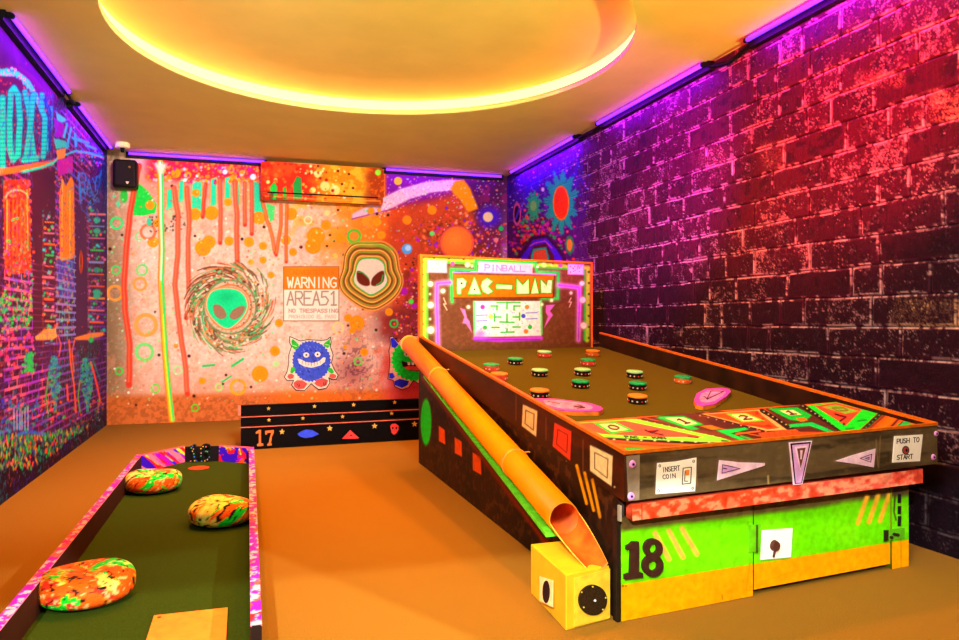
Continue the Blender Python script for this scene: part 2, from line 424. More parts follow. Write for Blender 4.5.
# starry specks
for _ in range(420):
    x = random.uniform(386, 506); y = random.uniform(176, 262)
    if y < 212 or x > 455 or random.random() < .35:
        p.disc(x, y, random.uniform(.35, .85), random.choice([(255, 255, 255), (255, 190, 230), (255, 160, 90), (230, 120, 255), (120, 220, 150)]), random.uniform(.4, .95))
for _ in range(300):
    a = random.gauss(0, 1); x = 462+a*26; y = 236+random.gauss(0, 12)
    p.disc(x, y, random.uniform(.5, 1.8), random.choice([(240, 70, 60), (190, 30, 200), (255, 120, 60), (120, 30, 190), (255, 160, 140)]), .6)
for _ in range(260):
    p.disc(random.uniform(392, 424), random.uniform(258, 352), random.uniform(.4, 1.2), random.choice([(255, 70, 60), (210, 30, 190), (255, 200, 180), (255, 120, 30), (60, 16, 20)]), .7)
for x, y, r in ((412, 270, 2), (404, 291, 4), (402, 281, 2.4), (418, 240, 2), (424, 330, 3.5), (414, 306, 3)): p.disc(x, y, r, (180, 20, 170), .8)
# planets
p.disc(457, 243, 17.5, (205, 60, 60), .9, 18); p.disc(457, 243, 15, (240, 118, 46), 1, 15.5); p.blob(455, 240, 8, 8, (250, 160, 70), .5)
p.ring(457, 243, 16, 1.2, (255, 120, 80), .7)
p.disc(489, 217, 13, (74, 22, 170), .7, 12, 6); p.disc(488, 217, 5, (240, 205, 150))
p.disc(407, 249, 5.2, (90, 170, 240)); p.disc(408, 248, 3, (190, 220, 250), .8)
p.disc(398, 181, 4, (255, 190, 60)); p.disc(432, 233.5, 2.6, (120, 220, 110)); p.disc(501, 228.5, 2.4, (20, 190, 90))
p.disc(432, 210, 4.6, (250, 140, 20), .9); p.disc(407, 220, 4.6, (250, 140, 20), .9); p.disc(496, 240, 2.4, (240, 130, 130)); p.disc(411, 301.5, 2.6, (90, 220, 70))
p.disc(382, 235, 4, (255, 140, 20), .8)
# green pieces under the band and drips
TEAL = (50, 216, 160)
p.poly([(134, 186), (140, 184), (148, 191), (157, 205), (155, 213), (142, 216), (133, 215)], (38, 208, 70))
p.disc(124, 196, 4, (60, 190, 70), .8, 7)
for (x0, x1, y0, y1) in ((166, 173, 190, 207), (178, 184, 181, 200), (191, 202, 182, 210), (210, 217, 179, 204), (224, 231, 178, 200), (237, 240, 182, 205), (244, 248, 181, 205)):
    p.poly([(x0+1, y0), (x1, y0-2), (x1, y1), (x0, y1+3)], TEAL, .95); p.stroke([(x0, y1), (x0+1, y0), (x1, y0-2), (x1, y1)], .9, (250, 150, 40), .9)
    p.poly([(x0+1, y1), (x1, y1), (x1-1, y1+12), (x0+2, y1+10)], (150, 225, 150), .5, 3)
p.poly([(253, 182), (259, 181), (260, 200), (266, 216), (262, 219), (254, 212)], TEAL)
p.poly([(266, 203), (275, 206), (274, 220), (270, 222), (267, 212)], (90, 220, 120), .9)
# orange discs
ocr = (255, 148, 14)
for x, y, r in ((176, 173, 5), (150, 205, 4.6), (196, 193, 4), (195, 214, 6), (211.5, 213, 7), (228, 202, 4), (203, 248, 8), (209, 242, 6.5), (229, 241, 4.6),
                (249, 242, 5), (263, 246, 4), (259, 218, 6.5), (153, 242, 5.5), (168, 178, 3.5), (188, 175, 3.5), (182, 296, 0), (234, 178, 4), (242, 173, 3), (231, 170, 4),
                (263, 260, 3.5), (271, 275, 3.4), (260, 374, 8.3), (275, 351, 5), (202, 381, 3.4), (157, 223, 4), (316, 236, 9), (313, 246, 8), (326, 225, 5), (341, 238, 5),
                (293, 252, 4), (291, 214, 6), (371, 211, 3.6), (379, 210, 2), (377, 222, 4.5), (381, 235, 4), (357, 323, 7.5), (348, 318, 4), (352, 331, 3), (364, 352, 4),
                (279, 323, 4), (345, 347, 2), (389, 312, 4), (286, 240, 5)):
    if r: p.disc(x, y, r, ocr, .92); p.ring(x, y, r*.65, .8, (240, 180, 60), .35)
for x, y, r, c_ in ((116.5, 223, 5.5, (40, 220, 110)), (116, 270, 4, (50, 220, 100)), (139, 236.5, 3.5, (110, 230, 130)), (144.5, 352, 8, (130, 225, 120)), (119, 371, 3.4, (40, 220, 70)),
                    (155.5, 388.5, 4, (110, 220, 80)), (195, 408, 3.3, (80, 210, 50)), (219, 387, 3.4, (150, 235, 120)), (178, 370, 4, (170, 230, 150)), (146, 325, 10, (245, 165, 80)),
                    (140, 284, 6, (240, 160, 70)), (238, 387, 7, (240, 165, 40)), (176, 346, 2.4, (240, 150, 40)), (115, 293, 7, (230, 150, 60)), (148, 232, 7, (240, 120, 80)),
                    (354, 236, 6, (90, 200, 60)), (394, 323.5, 3.7, (50, 200, 80)), (358, 361.5, 3.7, (110, 220, 90)), (308, 220, 3.6, (250, 230, 180)), (338, 328, 5, (240, 220, 140)),
                    (251, 262, 3, (250, 180, 60)), (276, 364, 3, (190, 230, 150)), (142, 270, 5, (120, 220, 120)), (327, 213, 3, (250, 220, 150)), (335, 256, 3, (250, 200, 100))):
    (p.ring if r > 3.2 else p.disc)(*((x, y, r, r*.4, c_) if r > 3.2 else (x, y, r, c_)))
p.disc(344, 334, 0.1, (0, 0, 0))
for x, y in ((122, 235), (110, 249), (195, 236), (155, 312), (159, 355), (189, 356), (264, 227), (251, 387), (194, 396), (223, 384), (301, 247), (344, 255), (330, 235), (327, 246), (363, 309),
             (348, 325.5), (376, 330), (344, 353.5), (388, 215), (377, 214), (338, 210), (334, 241), (226, 375), (172, 186), (242, 239), (136, 405)): p.disc(x, y, random.uniform(1, 1.7), (60, 24, 16), .95)
for _ in range(1500):
    x = random.uniform(108, 385); y = random.uniform(180, 405)
    p.disc(x, y, random.uniform(.3, 1.3), random.choice([(110, 225, 140), (255, 150, 60), (250, 120, 90), (160, 235, 150), (255, 245, 225), (255, 240, 220), (240, 130, 110), (190, 130, 90)]), random.uniform(.3, .85))
for _ in range(230):
    x = random.uniform(146, 262); y = random.uniform(163, 183)
    p.disc(x, y, random.uniform(.5, 2.0), random.choice([(255, 170, 30), (255, 110, 40), (190, 20, 120), (255, 190, 180), (255, 130, 30)]), random.uniform(.5, 1))
for x, y, r in ((225, 172, 2.4), (253, 177, 3), (185, 180, 1.8), (197, 176, 1.4)): p.disc(x, y, r, (255, 240, 230))
for _ in range(60):
    p.disc(random.uniform(150, 185), random.uniform(215, 232), random.uniform(.5, 1.4), (70, 60, 50), .6)
p.disc(149, 222, 2.6, (70, 200, 150), .9, 4); p.disc(118, 204, 1.8, (90, 210, 150), .9, 3.4); p.disc(114, 196, 1.6, (90, 210, 150), .9)
# red drips
def drip(pts, w, c_=(234, 100, 66)):
    q = [pts[0]]
    for a, b in zip(pts[:-1], pts[1:]):
        for k in (1, 2, 3): q.append((a[0]+(b[0]-a[0])*k/3+random.uniform(-.35, .35), a[1]+(b[1]-a[1])*k/3))
    p.stroke(q, w+1.8, (206, 60, 40), .55); p.stroke(q, w, c_, .95); p.stroke([(x-.5, y) for x, y in q], w*.35, (244, 140, 90), .5)
    p.disc(q[-1][0], q[-1][1], w*.62, (206, 60, 40), .9)
drip([(139, 166), (134, 190), (130, 215), (127, 240), (124, 280), (125, 310), (130, 345), (129, 385)], 4.6, (222, 66, 40))
drip([(174, 188), (178, 215), (178, 255), (175, 285), (180, 330), (186, 370), (187, 394)], 3.8)
drip([(187, 188), (189, 220), (188, 250), (189, 290), (186, 318)], 3.4)
drip([(206, 184), (204, 200), (203, 217)], 2.6, (230, 70, 50)); drip([(220, 180), (221, 215), (220, 243)], 2.8)
drip([(235, 182), (237, 215), (237, 262)], 3.6); drip([(245, 183), (245, 225)], 2.8); drip([(252, 183), (251.5, 234)], 2.8)
drip([(262, 200), (267, 220), (272, 235), (275, 253)], 2.2, (250, 130, 60)); drip([(281, 205), (281, 225), (276, 255)], 2.2, (250, 120, 50)); drip([(287, 205), (286, 262)], 2.0, (250, 120, 50))
# long white/yellow/green drip
zz = [(160, 162), (161, 190), (161, 215), (162, 250), (161, 280), (163, 315), (165, 350), (168, 385), (171, 412), (172, 420)]
p.stroke(zz, 6.5, (250, 120, 40), .9); p.stroke(zz, 4.6, (250, 190, 40), 1); p.stroke([(x+1.4, y) for x, y in zz], 2.6, (60, 220, 110), 1); p.stroke([(x-.2, y) for x, y in zz[:5]], 1.8, (250, 255, 220), .95); p.stroke(zz[5:], 1.6, (210, 240, 60), .95)
p.poly([(153, 163), (168, 163), (164, 174), (158, 174)], (255, 225, 160), .6, 2)
# swirl with alien head
cx, cy = 229, 308
for k in range(900):
    r = random.uniform(23, 38)+abs(random.gauss(0, 2.5)); a0 = random.uniform(0, 2*math.pi); L = random.uniform(.2, .5); g = random.uniform(1.5, 6)
    pts = [(cx+(r+g*t)*math.cos(a0-L*t), cy-1+(r+g*t)*1.02*math.sin(a0-L*t)) for t in (0, .33, .66, 1)]
    c_ = random.choice([(112, 66, 40), (112, 66, 40), (140, 84, 56), (90, 60, 40), (210, 100, 60), (240, 130, 80), (70, 190, 110), (110, 160, 90), (250, 210, 180), (250, 225, 200)])
    p.stroke(pts, random.uniform(.7, 1.7), c_, random.uniform(.5, .95))
for k in range(260):
    r = random.uniform(22, 40); a0 = random.uniform(0, 6.28); p.disc(cx+r*math.cos(a0), cy+r*math.sin(a0), random.uniform(.5, 1.5), random.choice([(255, 140, 60), (255, 230, 200), (90, 210, 130), (110, 60, 40)]), .75)
p.disc(cx+1, cy-1, 26, (214, 176, 146), 1, 27)
for r, c_ in ((26, (110, 140, 90)), (23.5, (236, 190, 160)), (21.5, (220, 120, 70)), (19.5, (240, 200, 170))): p.ring(cx+1, cy-1, r, 1.8, c_, .85, r*1.03)
for _ in range(160):
    a = random.uniform(0, 6.28); r = random.uniform(19, 27); p.disc(cx+1+r*math.cos(a), cy-1+r*math.sin(a), random.uniform(.4, 1), random.choice([(80, 200, 120), (230, 110, 60), (100, 80, 60)]), .7)
head = [(211, 293), (222, 289), (236, 290), (244, 296), (247, 306), (243, 316), (234, 325), (227, 328), (219, 324), (210, 314), (207, 304)]
head = smooth(head); p.poly(head, (250, 140, 70), 1, 1, 2.2); p.poly(head, (232, 196, 160), 1, 1, 1.1); p.poly(head, (30, 224, 140)); p.blob(226, 297, 9, 6, (10, 180, 110), .6)
p.poly(smooth([(213, 306), (218, 304.5), (224, 309), (226.5, 316), (221, 319), (215, 315)]), (156, 116, 88)); p.poly(smooth([(245, 307), (239, 306.5), (232, 311), (229.5, 317), (235, 319.5), (242, 315)]), (156, 116, 88))
for (a, b, w_) in (((232, 366), (243, 359), 2.6), ((222, 382), (231, 376), 1.8), ((203, 366), (214, 365), 2.4)): p.stroke([a, b], w_, (50, 200, 110), .9)
# second alien head with contour rings
cx, cy = 370.5, 277
def head2(k):
    return [(cx+k*x, cy+k*y*.98) for x, y in ((-13, -13), (-9, -18), (0, -19), (8, -18), (13.5, -13), (14.5, -5), (17, 3), (14, 10), (6, 16), (0, 18), (-6, 15), (-14, 9), (-17, 3), (-15, -5))]
def rough(k, j=.02): return smooth([(x+math.sin(i*1.7+k*3)*k*.5, y+math.cos(i*2.3+k)*k*.4) for i, (x, y) in enumerate(head2(k))])
p.poly(rough(1.95), (235, 130, 50), 1, 2); p.stroke(rough(1.93)+rough(1.93)[:1], 1.0, (250, 180, 90), .8)
for i, k in enumerate(np.linspace(1.84, 1.14, 12)):
    q = rough(k); p.stroke(q+q[:1], 1.1, [(130, 60, 20), (250, 220, 110), (235, 110, 30), (110, 170, 60), (120, 60, 25)][i % 5], .95, .8)
p.poly(smooth(head2(1.06)), (60, 180, 60)); p.poly(smooth(head2(.98)), (246, 226, 200))
p.poly(smooth([(cx-13.5, cy-5.5), (cx-8.5, cy-5), (cx-2, cy+1), (cx-.8, cy+8), (cx-7, cy+8.6), (cx-13, cy+4)]), (110, 34, 10)); p.poly(smooth([(cx+13.5, cy-5.5), (cx+8.5, cy-5), (cx+2, cy+1), (cx+.8, cy+8), (cx+7, cy+8.6), (cx+13, cy+4)]), (110, 34, 10))
p.stroke([(cx-12.5, cy-5), (cx-8, cy-4.5), (cx-2, cy+1)], .8, (60, 200, 90)); p.stroke([(cx+12.5, cy-2), (cx+11, cy+5), (cx+6, cy+8)], 1, (60, 200, 90))
p.stroke([(350, 243), (372, 243), (392, 249)], 3, (120, 190, 60), .6, 2)
mural = paint_mat('mural_paint', .62, 45, .07)
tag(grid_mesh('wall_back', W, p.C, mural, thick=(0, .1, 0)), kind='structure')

# ---------------------------------------------------------------- left wall mural
yy = np.concatenate([np.arange(Y0, 3.6, .06), np.arange(3.6, D+.001, .0075)]); yy[-1] = D
zz_ = np.linspace(0, H, 330)
W = np.zeros((len(zz_), len(yy), 3)); W[..., 0] = XL; W[..., 1] = yy[None, :]; W[..., 2] = zz_[:, None]
p = Paint(W); PX, PY = p.PX, p.PY; wy, wz = W[..., 1], W[..., 2]
p.fill((50, 8, 50)); n2 = fbm(wy*8, wz*8); n3 = fbm(wy*26+3, wz*26, 3)
PXc = np.where(PX < -50, 50, PX)
p.mix(sstep(.45, .6, n2)*.6, (96, 20, 70)); p.mix(sstep(85, 107, PX)*sstep(300, 150, PY)*.8, (46, 16, 140))
p.mix(sstep(150, 60, PY)*.5, (80, 14, 110))
def lattice(box_, cols, den, step_z=.055, step_y=.16, wdt=.012, a=.8):
    x0, x1, y0, y1 = box_
    m0 = (PX > x0) & (PX < x1) & (PY > y0) & (PY < y1)
    row = np.floor(wz/step_z); ln = (np.abs((wz/step_z) % 1-.5) > .5-wdt/step_z/1.6) | (np.abs(((wy/step_y+row*.5) % 1)-.5) > .5-wdt/step_y/2)
    r_ = vnoise(wy*13+x0, wz*19+y0)
    for i, c_ in enumerate(cols):
        lo = i/len(cols); mm = m0 & ln & (vnoise(wy*9+x0*3+i*7, wz*9+i*11) > lo*.6+.1) & (r_ < den)
        p.mix(mm*a*np.clip(.5+n3, 0, 1), c_)
MAG = (225, 50, 130); CY = (20, 214, 220); OR = (255, 96, 30); VI = (130, 40, 220); GN = (30, 210, 90); PK = (255, 120, 160)
lattice((-60, 90, 110, 460), [(170, 60, 170), (150, 40, 120), (110, 60, 200)], .9, a=.8)
lattice((-60, 55, 240, 420), [MAG, (230, 110, 140), VI], .85, a=.8)
lattice((75, 107, 300, 440), [(150, 70, 190), (90, 50, 150)], .9)
# plain dark openings
DK = (70, 12, 52)
p.poly([(-40, 184), (30, 180), (30, 172), (55, 168), (55, 330), (33, 330), (32, 232), (31, 182), (-40, 186)], DK, 1)
p.poly([(33, 170), (55, 167), (53, 365), (34, 365)], DK); p.poly([(76, 205), (86, 203), (88, 352), (76, 352)], (72, 16, 78)); p.poly([(34, 346), (57, 346), (57, 356), (35, 354)], DK)
p.poly([(77, 344), (103, 342), (104, 358), (80, 358)], (58, 14, 56))
p.poly([(-40, 160), (4, 176), (5, 420), (-40, 460)], (56, 10, 48), .5)
# orange brick doorway panel left
p.poly([(3, 180), (29, 179), (31, 255), (32, 272), (5, 275)], (176, 46, 20), .9)
for i in range(260): p.disc(random.uniform(3, 31), random.uniform(180, 274), random.uniform(.6, 1.6), random.choice([(255, 100, 30), (240, 60, 30), (120, 20, 30), (255, 140, 60)]), .8, None)
for x in (9, 13, 17, 21, 25): p.stroke([(x, 200), (x, 255)], 1.3, (255, 110, 30), .9)
p.stroke(arc(17, 198, 11, 8, 180, 360), 1.6, (210, 200, 150), .9); p.stroke([(7, 200), (7, 250)], 1, (210, 230, 90), .9); p.stroke([(27, 190), (28, 250)], 1.4, (120, 200, 80), .8); p.stroke([(12, 220), (18, 218)], 2, (60, 200, 100))
for i in range(90): p.disc(random.uniform(3, 34), random.uniform(240, 300), random.uniform(.6, 1.6), random.choice([OR, MAG, VI, (255, 140, 90), GN]), .8)
# bright orange narrow panel
p.poly([(59, 195), (62, 178), (66, 186), (71, 176), (74, 182), (75, 260), (60, 265)], (255, 138, 12), 1)
p.stroke([(63, 180), (62, 200), (62, 255)], .9, (255, 220, 120), .8); p.stroke([(70, 190), (70, 260)], .9, (255, 230, 60), .8)
for i in range(70): p.disc(random.uniform(55, 63), random.uniform(170, 262), random.uniform(.5, 1.2), random.choice([OR, (255, 150, 100), MAG]), .8)
p.poly([(57, 262), (75, 258), (75, 297), (57, 297)], (70, 50, 150), .7)
for i in range(130): p.disc(random.uniform(56, 75), random.uniform(258, 335), random.uniform(.6, 1.5), random.choice([(40, 90, 200), (60, 190, 190), VI, (180, 110, 140), (150, 190, 90), OR]), .8)
lattice((56, 76, 255, 340), [(120, 200, 210), (150, 120, 220)], .95)
# shelves of bottles beside the openings
for (x0, x1, ys) in ((43, 55, range(222, 345, 11)), (88, 105, range(214, 345, 12))):
    for j, y in enumerate(ys):
        c_ = random.choice([(255, 140, 60), (230, 130, 150), GN, (255, 170, 60), (120, 160, 220), (255, 110, 60)])
        p.stroke([(x0+random.uniform(0, 3), y), (x1-random.uniform(0, 2), y+.5)], random.uniform(1, 2.4), c_, .9); p.stroke([(x0, y-3), (x0, y+4)], 1.0, (200, 90, 60), .5)
        for k in range(7): p.disc(random.uniform(x0, x1), y-random.uniform(2, 7), random.uniform(.8, 1.8), random.choice([OR, GN, CY, (220, 120, 180), (120, 60, 160), (40, 190, 120)]), .8)
for y in (220, 231, 270, 292, 296): p.disc(97, y, 4, random.choice([(20, 200, 160), (30, 180, 110)]), .7, 3)
p.poly([(35, 337), (44, 330), (56, 328), (57, 337), (52, 340), (36, 340)], (255, 176, 80), .95); p.poly([(73, 338), (90, 333), (104, 332), (103, 336), (88, 340), (76, 340)], (250, 150, 70), .9); p.disc(91, 340, 2.6, GN)
p.disc(81, 262, 1.9, (240, 90, 30), 1, 11); p.disc(81, 262, .8, (60, 20, 10), .9, 8)
# blue scrawl
for _ in range(26):
    x = random.uniform(79, 100); y = random.uniform(175, 205); q = [(x, y)]
    for _ in range(4): x += random.uniform(-4, 5); y += random.uniform(-5, 6); q.append((x, y))
    p.stroke(q, .9, random.choice([(30, 110, 220), (50, 160, 230), (60, 60, 210)]), .85)
p.stroke([(79, 172), (80, 200)], 1.2, (60, 140, 230)); p.stroke(arc(82, 178, 4, 5, 180, 400), 1.2, (60, 150, 230)); p.text('RAY', [(80, 183), (97, 176), (98, 190), (81, 196)], 1.1, (40, 150, 230), .9)
# glowing letters of the painted sign
p.poly([(-60, 60), (20, 66), (34, 76), (54, 100), (54, 166), (-60, 176)], (92, 14, 84), .8)
for i in range(420):
    x = random.uniform(-20, 52); y = random.uniform(75+max(0, x)*.5, 170); p.disc(x, y, random.uniform(.6, 1.5), random.choice([(230, 50, 90), (180, 30, 90), (90, 20, 90), (230, 70, 60)]), .8)
p.stroke([(-10, 72), (6, 74), (18, 74), (28, 82), (36, 96), (42, 112)], 4.6, (60, 220, 220), .9); 
for i in range(160):
    t = random.random(); x = -6+t*44; y = 73+max(0, x-12)**1.5*.22+random.uniform(-5, 2); p.disc(x, y, random.uniform(.6, 1.6), random.choice([CY, (250, 150, 230), (60, 230, 200)]), .8)
LC = (10, 214, 208)
def tl(pts, w=5.0): p.stroke(pts, w+2.4, (20, 120, 170), .55, 1.5); p.stroke(pts, w+.8, LC, 1, 1); p.stroke([(x, y) for x, y in pts], w*.3, (40, 235, 160), .5)
tl([(-22, 100), (-22, 166)], 7); tl([(2.5, 98), (2.5, 166)], 5.4)
tl([(11, 92), (9.5, 120), (10, 150), (13, 160), (18, 155), (20, 120), (18, 95), (14, 88), (11, 92)], 5.0)
tl([(25, 92), (29, 110), (30, 125), (34, 158)], 4.4); tl([(33, 96), (31, 120), (26, 158)], 4.4); tl([(24, 160), (37, 158)], 5)
tl([(42, 95), (42, 110), (45, 118), (44, 150), (43, 157)], 4.4); tl([(51, 108), (51, 125), (48, 150)], 2)
p.stroke([(45, 100), (50, 112), (50, 150)], 3.4, (40, 40, 150), .9)
for y in np.arange(92, 166, 4.2): p.stroke([(-40, y+2), (52, y-.6)], .7, (20, 60, 110), .75)
p.poly([(-60, 178), (20, 166), (54, 161), (54, 165), (22, 172), (-60, 184)], (255, 120, 40), .9); p.stroke([(22, 172), (40, 168), (53, 163), (58, 158)], 2.6, (50, 220, 190), .95)
p.stroke([(-40, 168), (10, 168), (55, 160), (72, 152), (88, 154), (104, 158)], 1.1, (250, 130, 130), .8); p.stroke([(60, 157), (75, 151), (90, 153), (103, 157)], 2, (60, 220, 210), .9)
p.poly([(53, 138), (66, 141), (70, 147), (56, 149)], (50, 210, 190), .9); p.poly([(56, 112), (62, 116), (68, 120), (60, 124), (57, 123)], (70, 215, 225), .9)
p.poly([(54, 118), (64, 124), (66, 138), (55, 137)], (150, 10, 190), .8)
for a_, b_ in (((67, 124), (64, 137)), ((71, 128), (67, 148)), ((75, 134), (76, 146)), ((78, 140), (88, 143)), ((86, 145), (96, 149)), ((73, 138), (84, 141))): p.stroke([a_, b_], 2.6, (50, 200, 220), .9)
p.poly([(56, 150), (66, 148), (65, 158), (58, 160)], (255, 150, 60), .9); p.poly([(57, 160), (73, 156), (73, 172), (58, 176)], (190, 20, 160), .8)
for i in range(60): p.disc(random.uniform(76, 104), random.uniform(150, 166), random.uniform(.5, 1.2), random.choice([VI, CY, (230, 60, 200), (255, 150, 80)]), .8)
# tall plants and foliage
for cx, y0, y1, w_ in ((54, 356, 412, 6), (86, 358, 412, 6)):
    for i in range(260):
        t = random.random(); y = y0+(y1-y0)*t; ww = w_*math.sin(min(1, t*1.1+.08)*math.pi)**.7
        p.disc(cx+random.uniform(-ww, ww)+t*1.5, y, random.uniform(.6, 1.5), random.choice([(20, 150, 190), (30, 190, 160), (20, 110, 190), (60, 190, 90)]), .8)
    p.stroke([(cx-6, y0+22), (cx-8, y1-15), (cx-6, y1)], 1.5, (90, 190, 50), .9)
p.stroke([(69, 340), (71, 365), (74, 385), (76, 412)], 1.8, (240, 100, 40), .9); p.stroke([(75, 338), (72, 352), (74, 372)], 1.4, (240, 120, 50), .8); p.stroke([(91, 362), (97, 385), (100, 400), (97, 415)], 2, (250, 80, 40), .9)
p.stroke([(93, 360), (100, 380)], 1.2, (40, 170, 120), .8); p.stroke([(67, 385), (68, 400)], 2.2, (240, 90, 40), .8); p.stroke([(58, 335), (61, 345), (59, 356)], 1.3, (255, 110, 80), .8)
for i in range(330): p.disc(random.uniform(-30, 32), random.uniform(295, 330)+random.uniform(-3, 3), random.uniform(.6, 1.8), random.choice([GN, GN, (130, 220, 60), (20, 130, 80), (230, 120, 90)]), .8)
for i in range(160): p.disc(random.uniform(-30, 34), random.uniform(330, 376), random.uniform(.6, 1.9), random.choice([MAG, OR, PK, (150, 30, 120)]), .7)
for i in range(120): p.disc(random.gauss(29, 2.2), random.uniform(352, 372), random.uniform(.6, 1.6), GN, .8)
for i in range(300): p.disc(random.uniform(-30, 38), random.uniform(396, 432), random.uniform(.7, 2.0), random.choice([(30, 60, 220), (20, 130, 190), (60, 40, 190), (30, 160, 120), (80, 20, 110)]), .75)
for x in (14, 17, 20, 22, 25, 28): p.stroke([(x, 406+random.uniform(0, 6)), (x, 430)], .9, (230, 230, 240), .8)
for i in range(26): p.stroke([(-40, 250+i*7.8), (58, 268+i*5.9)], .7, random.choice([(230, 120, 170), (190, 100, 220), (220, 90, 130)]), .55)
for i in range(90): p.disc(random.uniform(40, 104), random.uniform(400, 425), random.uniform(.6, 1.6), random.choice([GN, OR, (30, 80, 200), (230, 50, 50)]), .7)
# grass strip and dark foot
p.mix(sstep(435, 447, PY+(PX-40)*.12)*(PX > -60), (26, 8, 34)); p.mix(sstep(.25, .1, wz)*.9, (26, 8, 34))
for i in range(900):
    x = random.uniform(-40, 88); yb = 436+random.random()**1.3*34-max(0, x-40)*.2
    if yb > 508-x*.757-14: continue
    c_ = random.choice([GN, (20, 150, 80), (130, 200, 40), (240, 80, 40), (20, 100, 150), (240, 150, 60), (20, 120, 90)])
    p.stroke([(x, yb), (x+random.uniform(-1, 1), yb-random.uniform(1.5, 4))], random.uniform(.8, 1.8), c_, .8)
p.stroke([(18, 434), (30, 432), (44, 434)], 3, (40, 120, 240), .8, 2)
for i in range(200):
    p.disc(random.uniform(-20, 100), random.uniform(60, 440), random.uniform(.4, .9), random.choice([(255, 255, 255), CY, MAG, OR]), .5)
dust = sstep(.60, .66, fbm(wy*60, wz*60, 2)); hue = fbm(wy*5+2, wz*5+8, 3)
open_ = ((PX > 33) & (PX < 55) & (PY > 168) & (PY < 330)) | ((PX > 76) & (PX < 88) & (PY > 203) & (PY < 345))
base_z = (PX > -60) & (PY > 92) & (~open_)
for lo, hi_, c_ in ((.2, .42, (20, 200, 220)), (.42, .48, (230, 60, 150)), (.48, .54, (250, 120, 60)), (.54, .9, (90, 60, 240))):
    p.mix(dust*base_z*sstep(lo-.02, lo+.02, hue)*sstep(hi_+.02, hi_-.02, hue)*.42, c_)
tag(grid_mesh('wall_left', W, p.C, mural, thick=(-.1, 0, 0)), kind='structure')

# ---------------------------------------------------------------- right wall of painted blocks
ys = [D]
while ys[-1] > 2.0: ys.append(ys[-1]-max(.0042, .0021*ys[-1]*1.0))
ys += list(np.arange(ys[-1]-.05, Y0, -.05))+[Y0]; ys = np.array(ys[::-1])
zs = np.linspace(0, H, 440)
W = np.zeros((len(zs), len(ys), 3)); W[..., 0] = XR; W[..., 1] = ys[None, :]; W[..., 2] = zs[:, None]
p = Paint(W); PX, PY = p.PX, p.PY; wy, wz = W[..., 1], W[..., 2]
wob = (fbm(wy*5, wz*5)-.5)*.016; wob2 = (fbm(wy*7+9, wz*7+3)-.5)*.02
zq = wz+wob+.095 - .000; RH = .143
row = np.floor((zq-.810+RH*10-.095)/RH).astype(int)            # row 10 starts at z=.81
fz = ((zq-.810+RH*10-.095)/RH)-row
phase = {9: .12, 10: .42, 11: .147, 12: .269, 13: .107, 14: .21, 15: .11, 16: .39, 17: .3, 18: .13, 19: .33, 20: .1, 21: .33, 22: .08}
ph = np.zeros(40)
for k in range(40): ph[k] = phase.get(k, (k*.22+.07) % .44)
BL = .44; ycoord = (wy+wob2-ph[np.clip(row, 0, 39)])/BL
bi = np.floor(ycoord).astype(int); fy = ycoord-bi
# some blocks are cut in two
hsh = _T[(row*7+3) % 256, (bi*13+5) % 256]; half = hsh > .74
cut = np.where(_T[(row*5) % 256, (bi*3) % 256] > .5, .42, .6)
sub = (half & (fy > cut)).astype(int)
e_l = np.where(half & (sub == 1), fy-cut, fy)*BL; e_r = np.where(half & (sub == 0), cut-fy, 1-fy)*BL
dv = np.minimum(e_l, e_r); dh = np.minimum(fz, 1-fz)*RH; de = np.minimum(dv, dh)
bid = _T[(row*11+sub*5) % 256, (bi*17+sub*29) % 256]; bid2 = _T[(row*3+sub*9+1) % 256, (bi*23+sub*7+2) % 256]
n_s = fbm(wy*90, wz*90, 3); n_m = fbm(wy*22+4, wz*22, 4); n_l = fbm(wy*4+7, wz*4, 3)
p.fill((54, 18, 38))
p.mix((bid-.3)*.5, (76, 26, 50)); p.mix(sstep(.5, .7, n_m)*.5, (20, 10, 24))
n_f = fbm(wy*200, wz*200, 2)
mort = sstep(.006, .002, de); p.mix(mort*.8, (20, 10, 18))
hi = (200, 176, 178)
edge = np.exp(-((de-.0075)/.0045)**2)
up_e = (fz > .5) & (dh <= dv)                       # upper lips catch more of the dry brush
thr = .56-.05*up_e-.1*(bid2-.4)-.07*(n_l-.5)
p.mix(edge*sstep(thr-.07, thr+.03, n_m*.6+n_s*.4)*.95, hi)
p.mix(edge*sstep(.42, .6, n_m)*.3, (170, 140, 150))
body = sstep(.004, .02, de)*sstep(.58, .70, n_s*.62+n_m*.38+(bid2-.62)*.17+ (fbm(wy*9+3, wz*9+1)-.5)*.22)
p.mix(body*.3, (170, 130, 140))
fine = sstep(.004, .016, de)*sstep(.64, .76, n_f*.5+n_s*.2+n_m*.3+(bid2-.5)*.2+(fbm(wy*7+3, wz*7+1)-.5)*.2)
p.mix(fine*.62, (205, 172, 176))
# the blocks that are scrubbed almost bare
for (x0, x1, y0, y1, s_) in ((889, 962, 297, 329, 1.0), (928, 962, 88, 122, .8), (855, 905, 70, 88, .5), (758, 785, 140, 170, .3), (690, 726, 145, 168, .3)):
    m_ = sstep(x0-4, x0+9, PX)*sstep(x1+4, x1-5, PX)*sstep(y0-2, y0+4, PY)*sstep(y1+3, y1-4, PY)*(PX > 0)
    p.mix(m_*sstep(.40, .60, n_f*.7+n_m*.3)*.8*s_, (214, 176, 132))
vst = fbm(wy*160, wz*14, 2); p.mix(sstep(.5, .7, vst)*.25*sstep(.01, .03, de), (24, 14, 24))
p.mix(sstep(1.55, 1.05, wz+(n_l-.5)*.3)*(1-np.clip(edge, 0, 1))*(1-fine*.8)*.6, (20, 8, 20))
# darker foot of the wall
p.mix(sstep(.62, .35, wz+n_l*.2)*.65, (14, 10, 14))
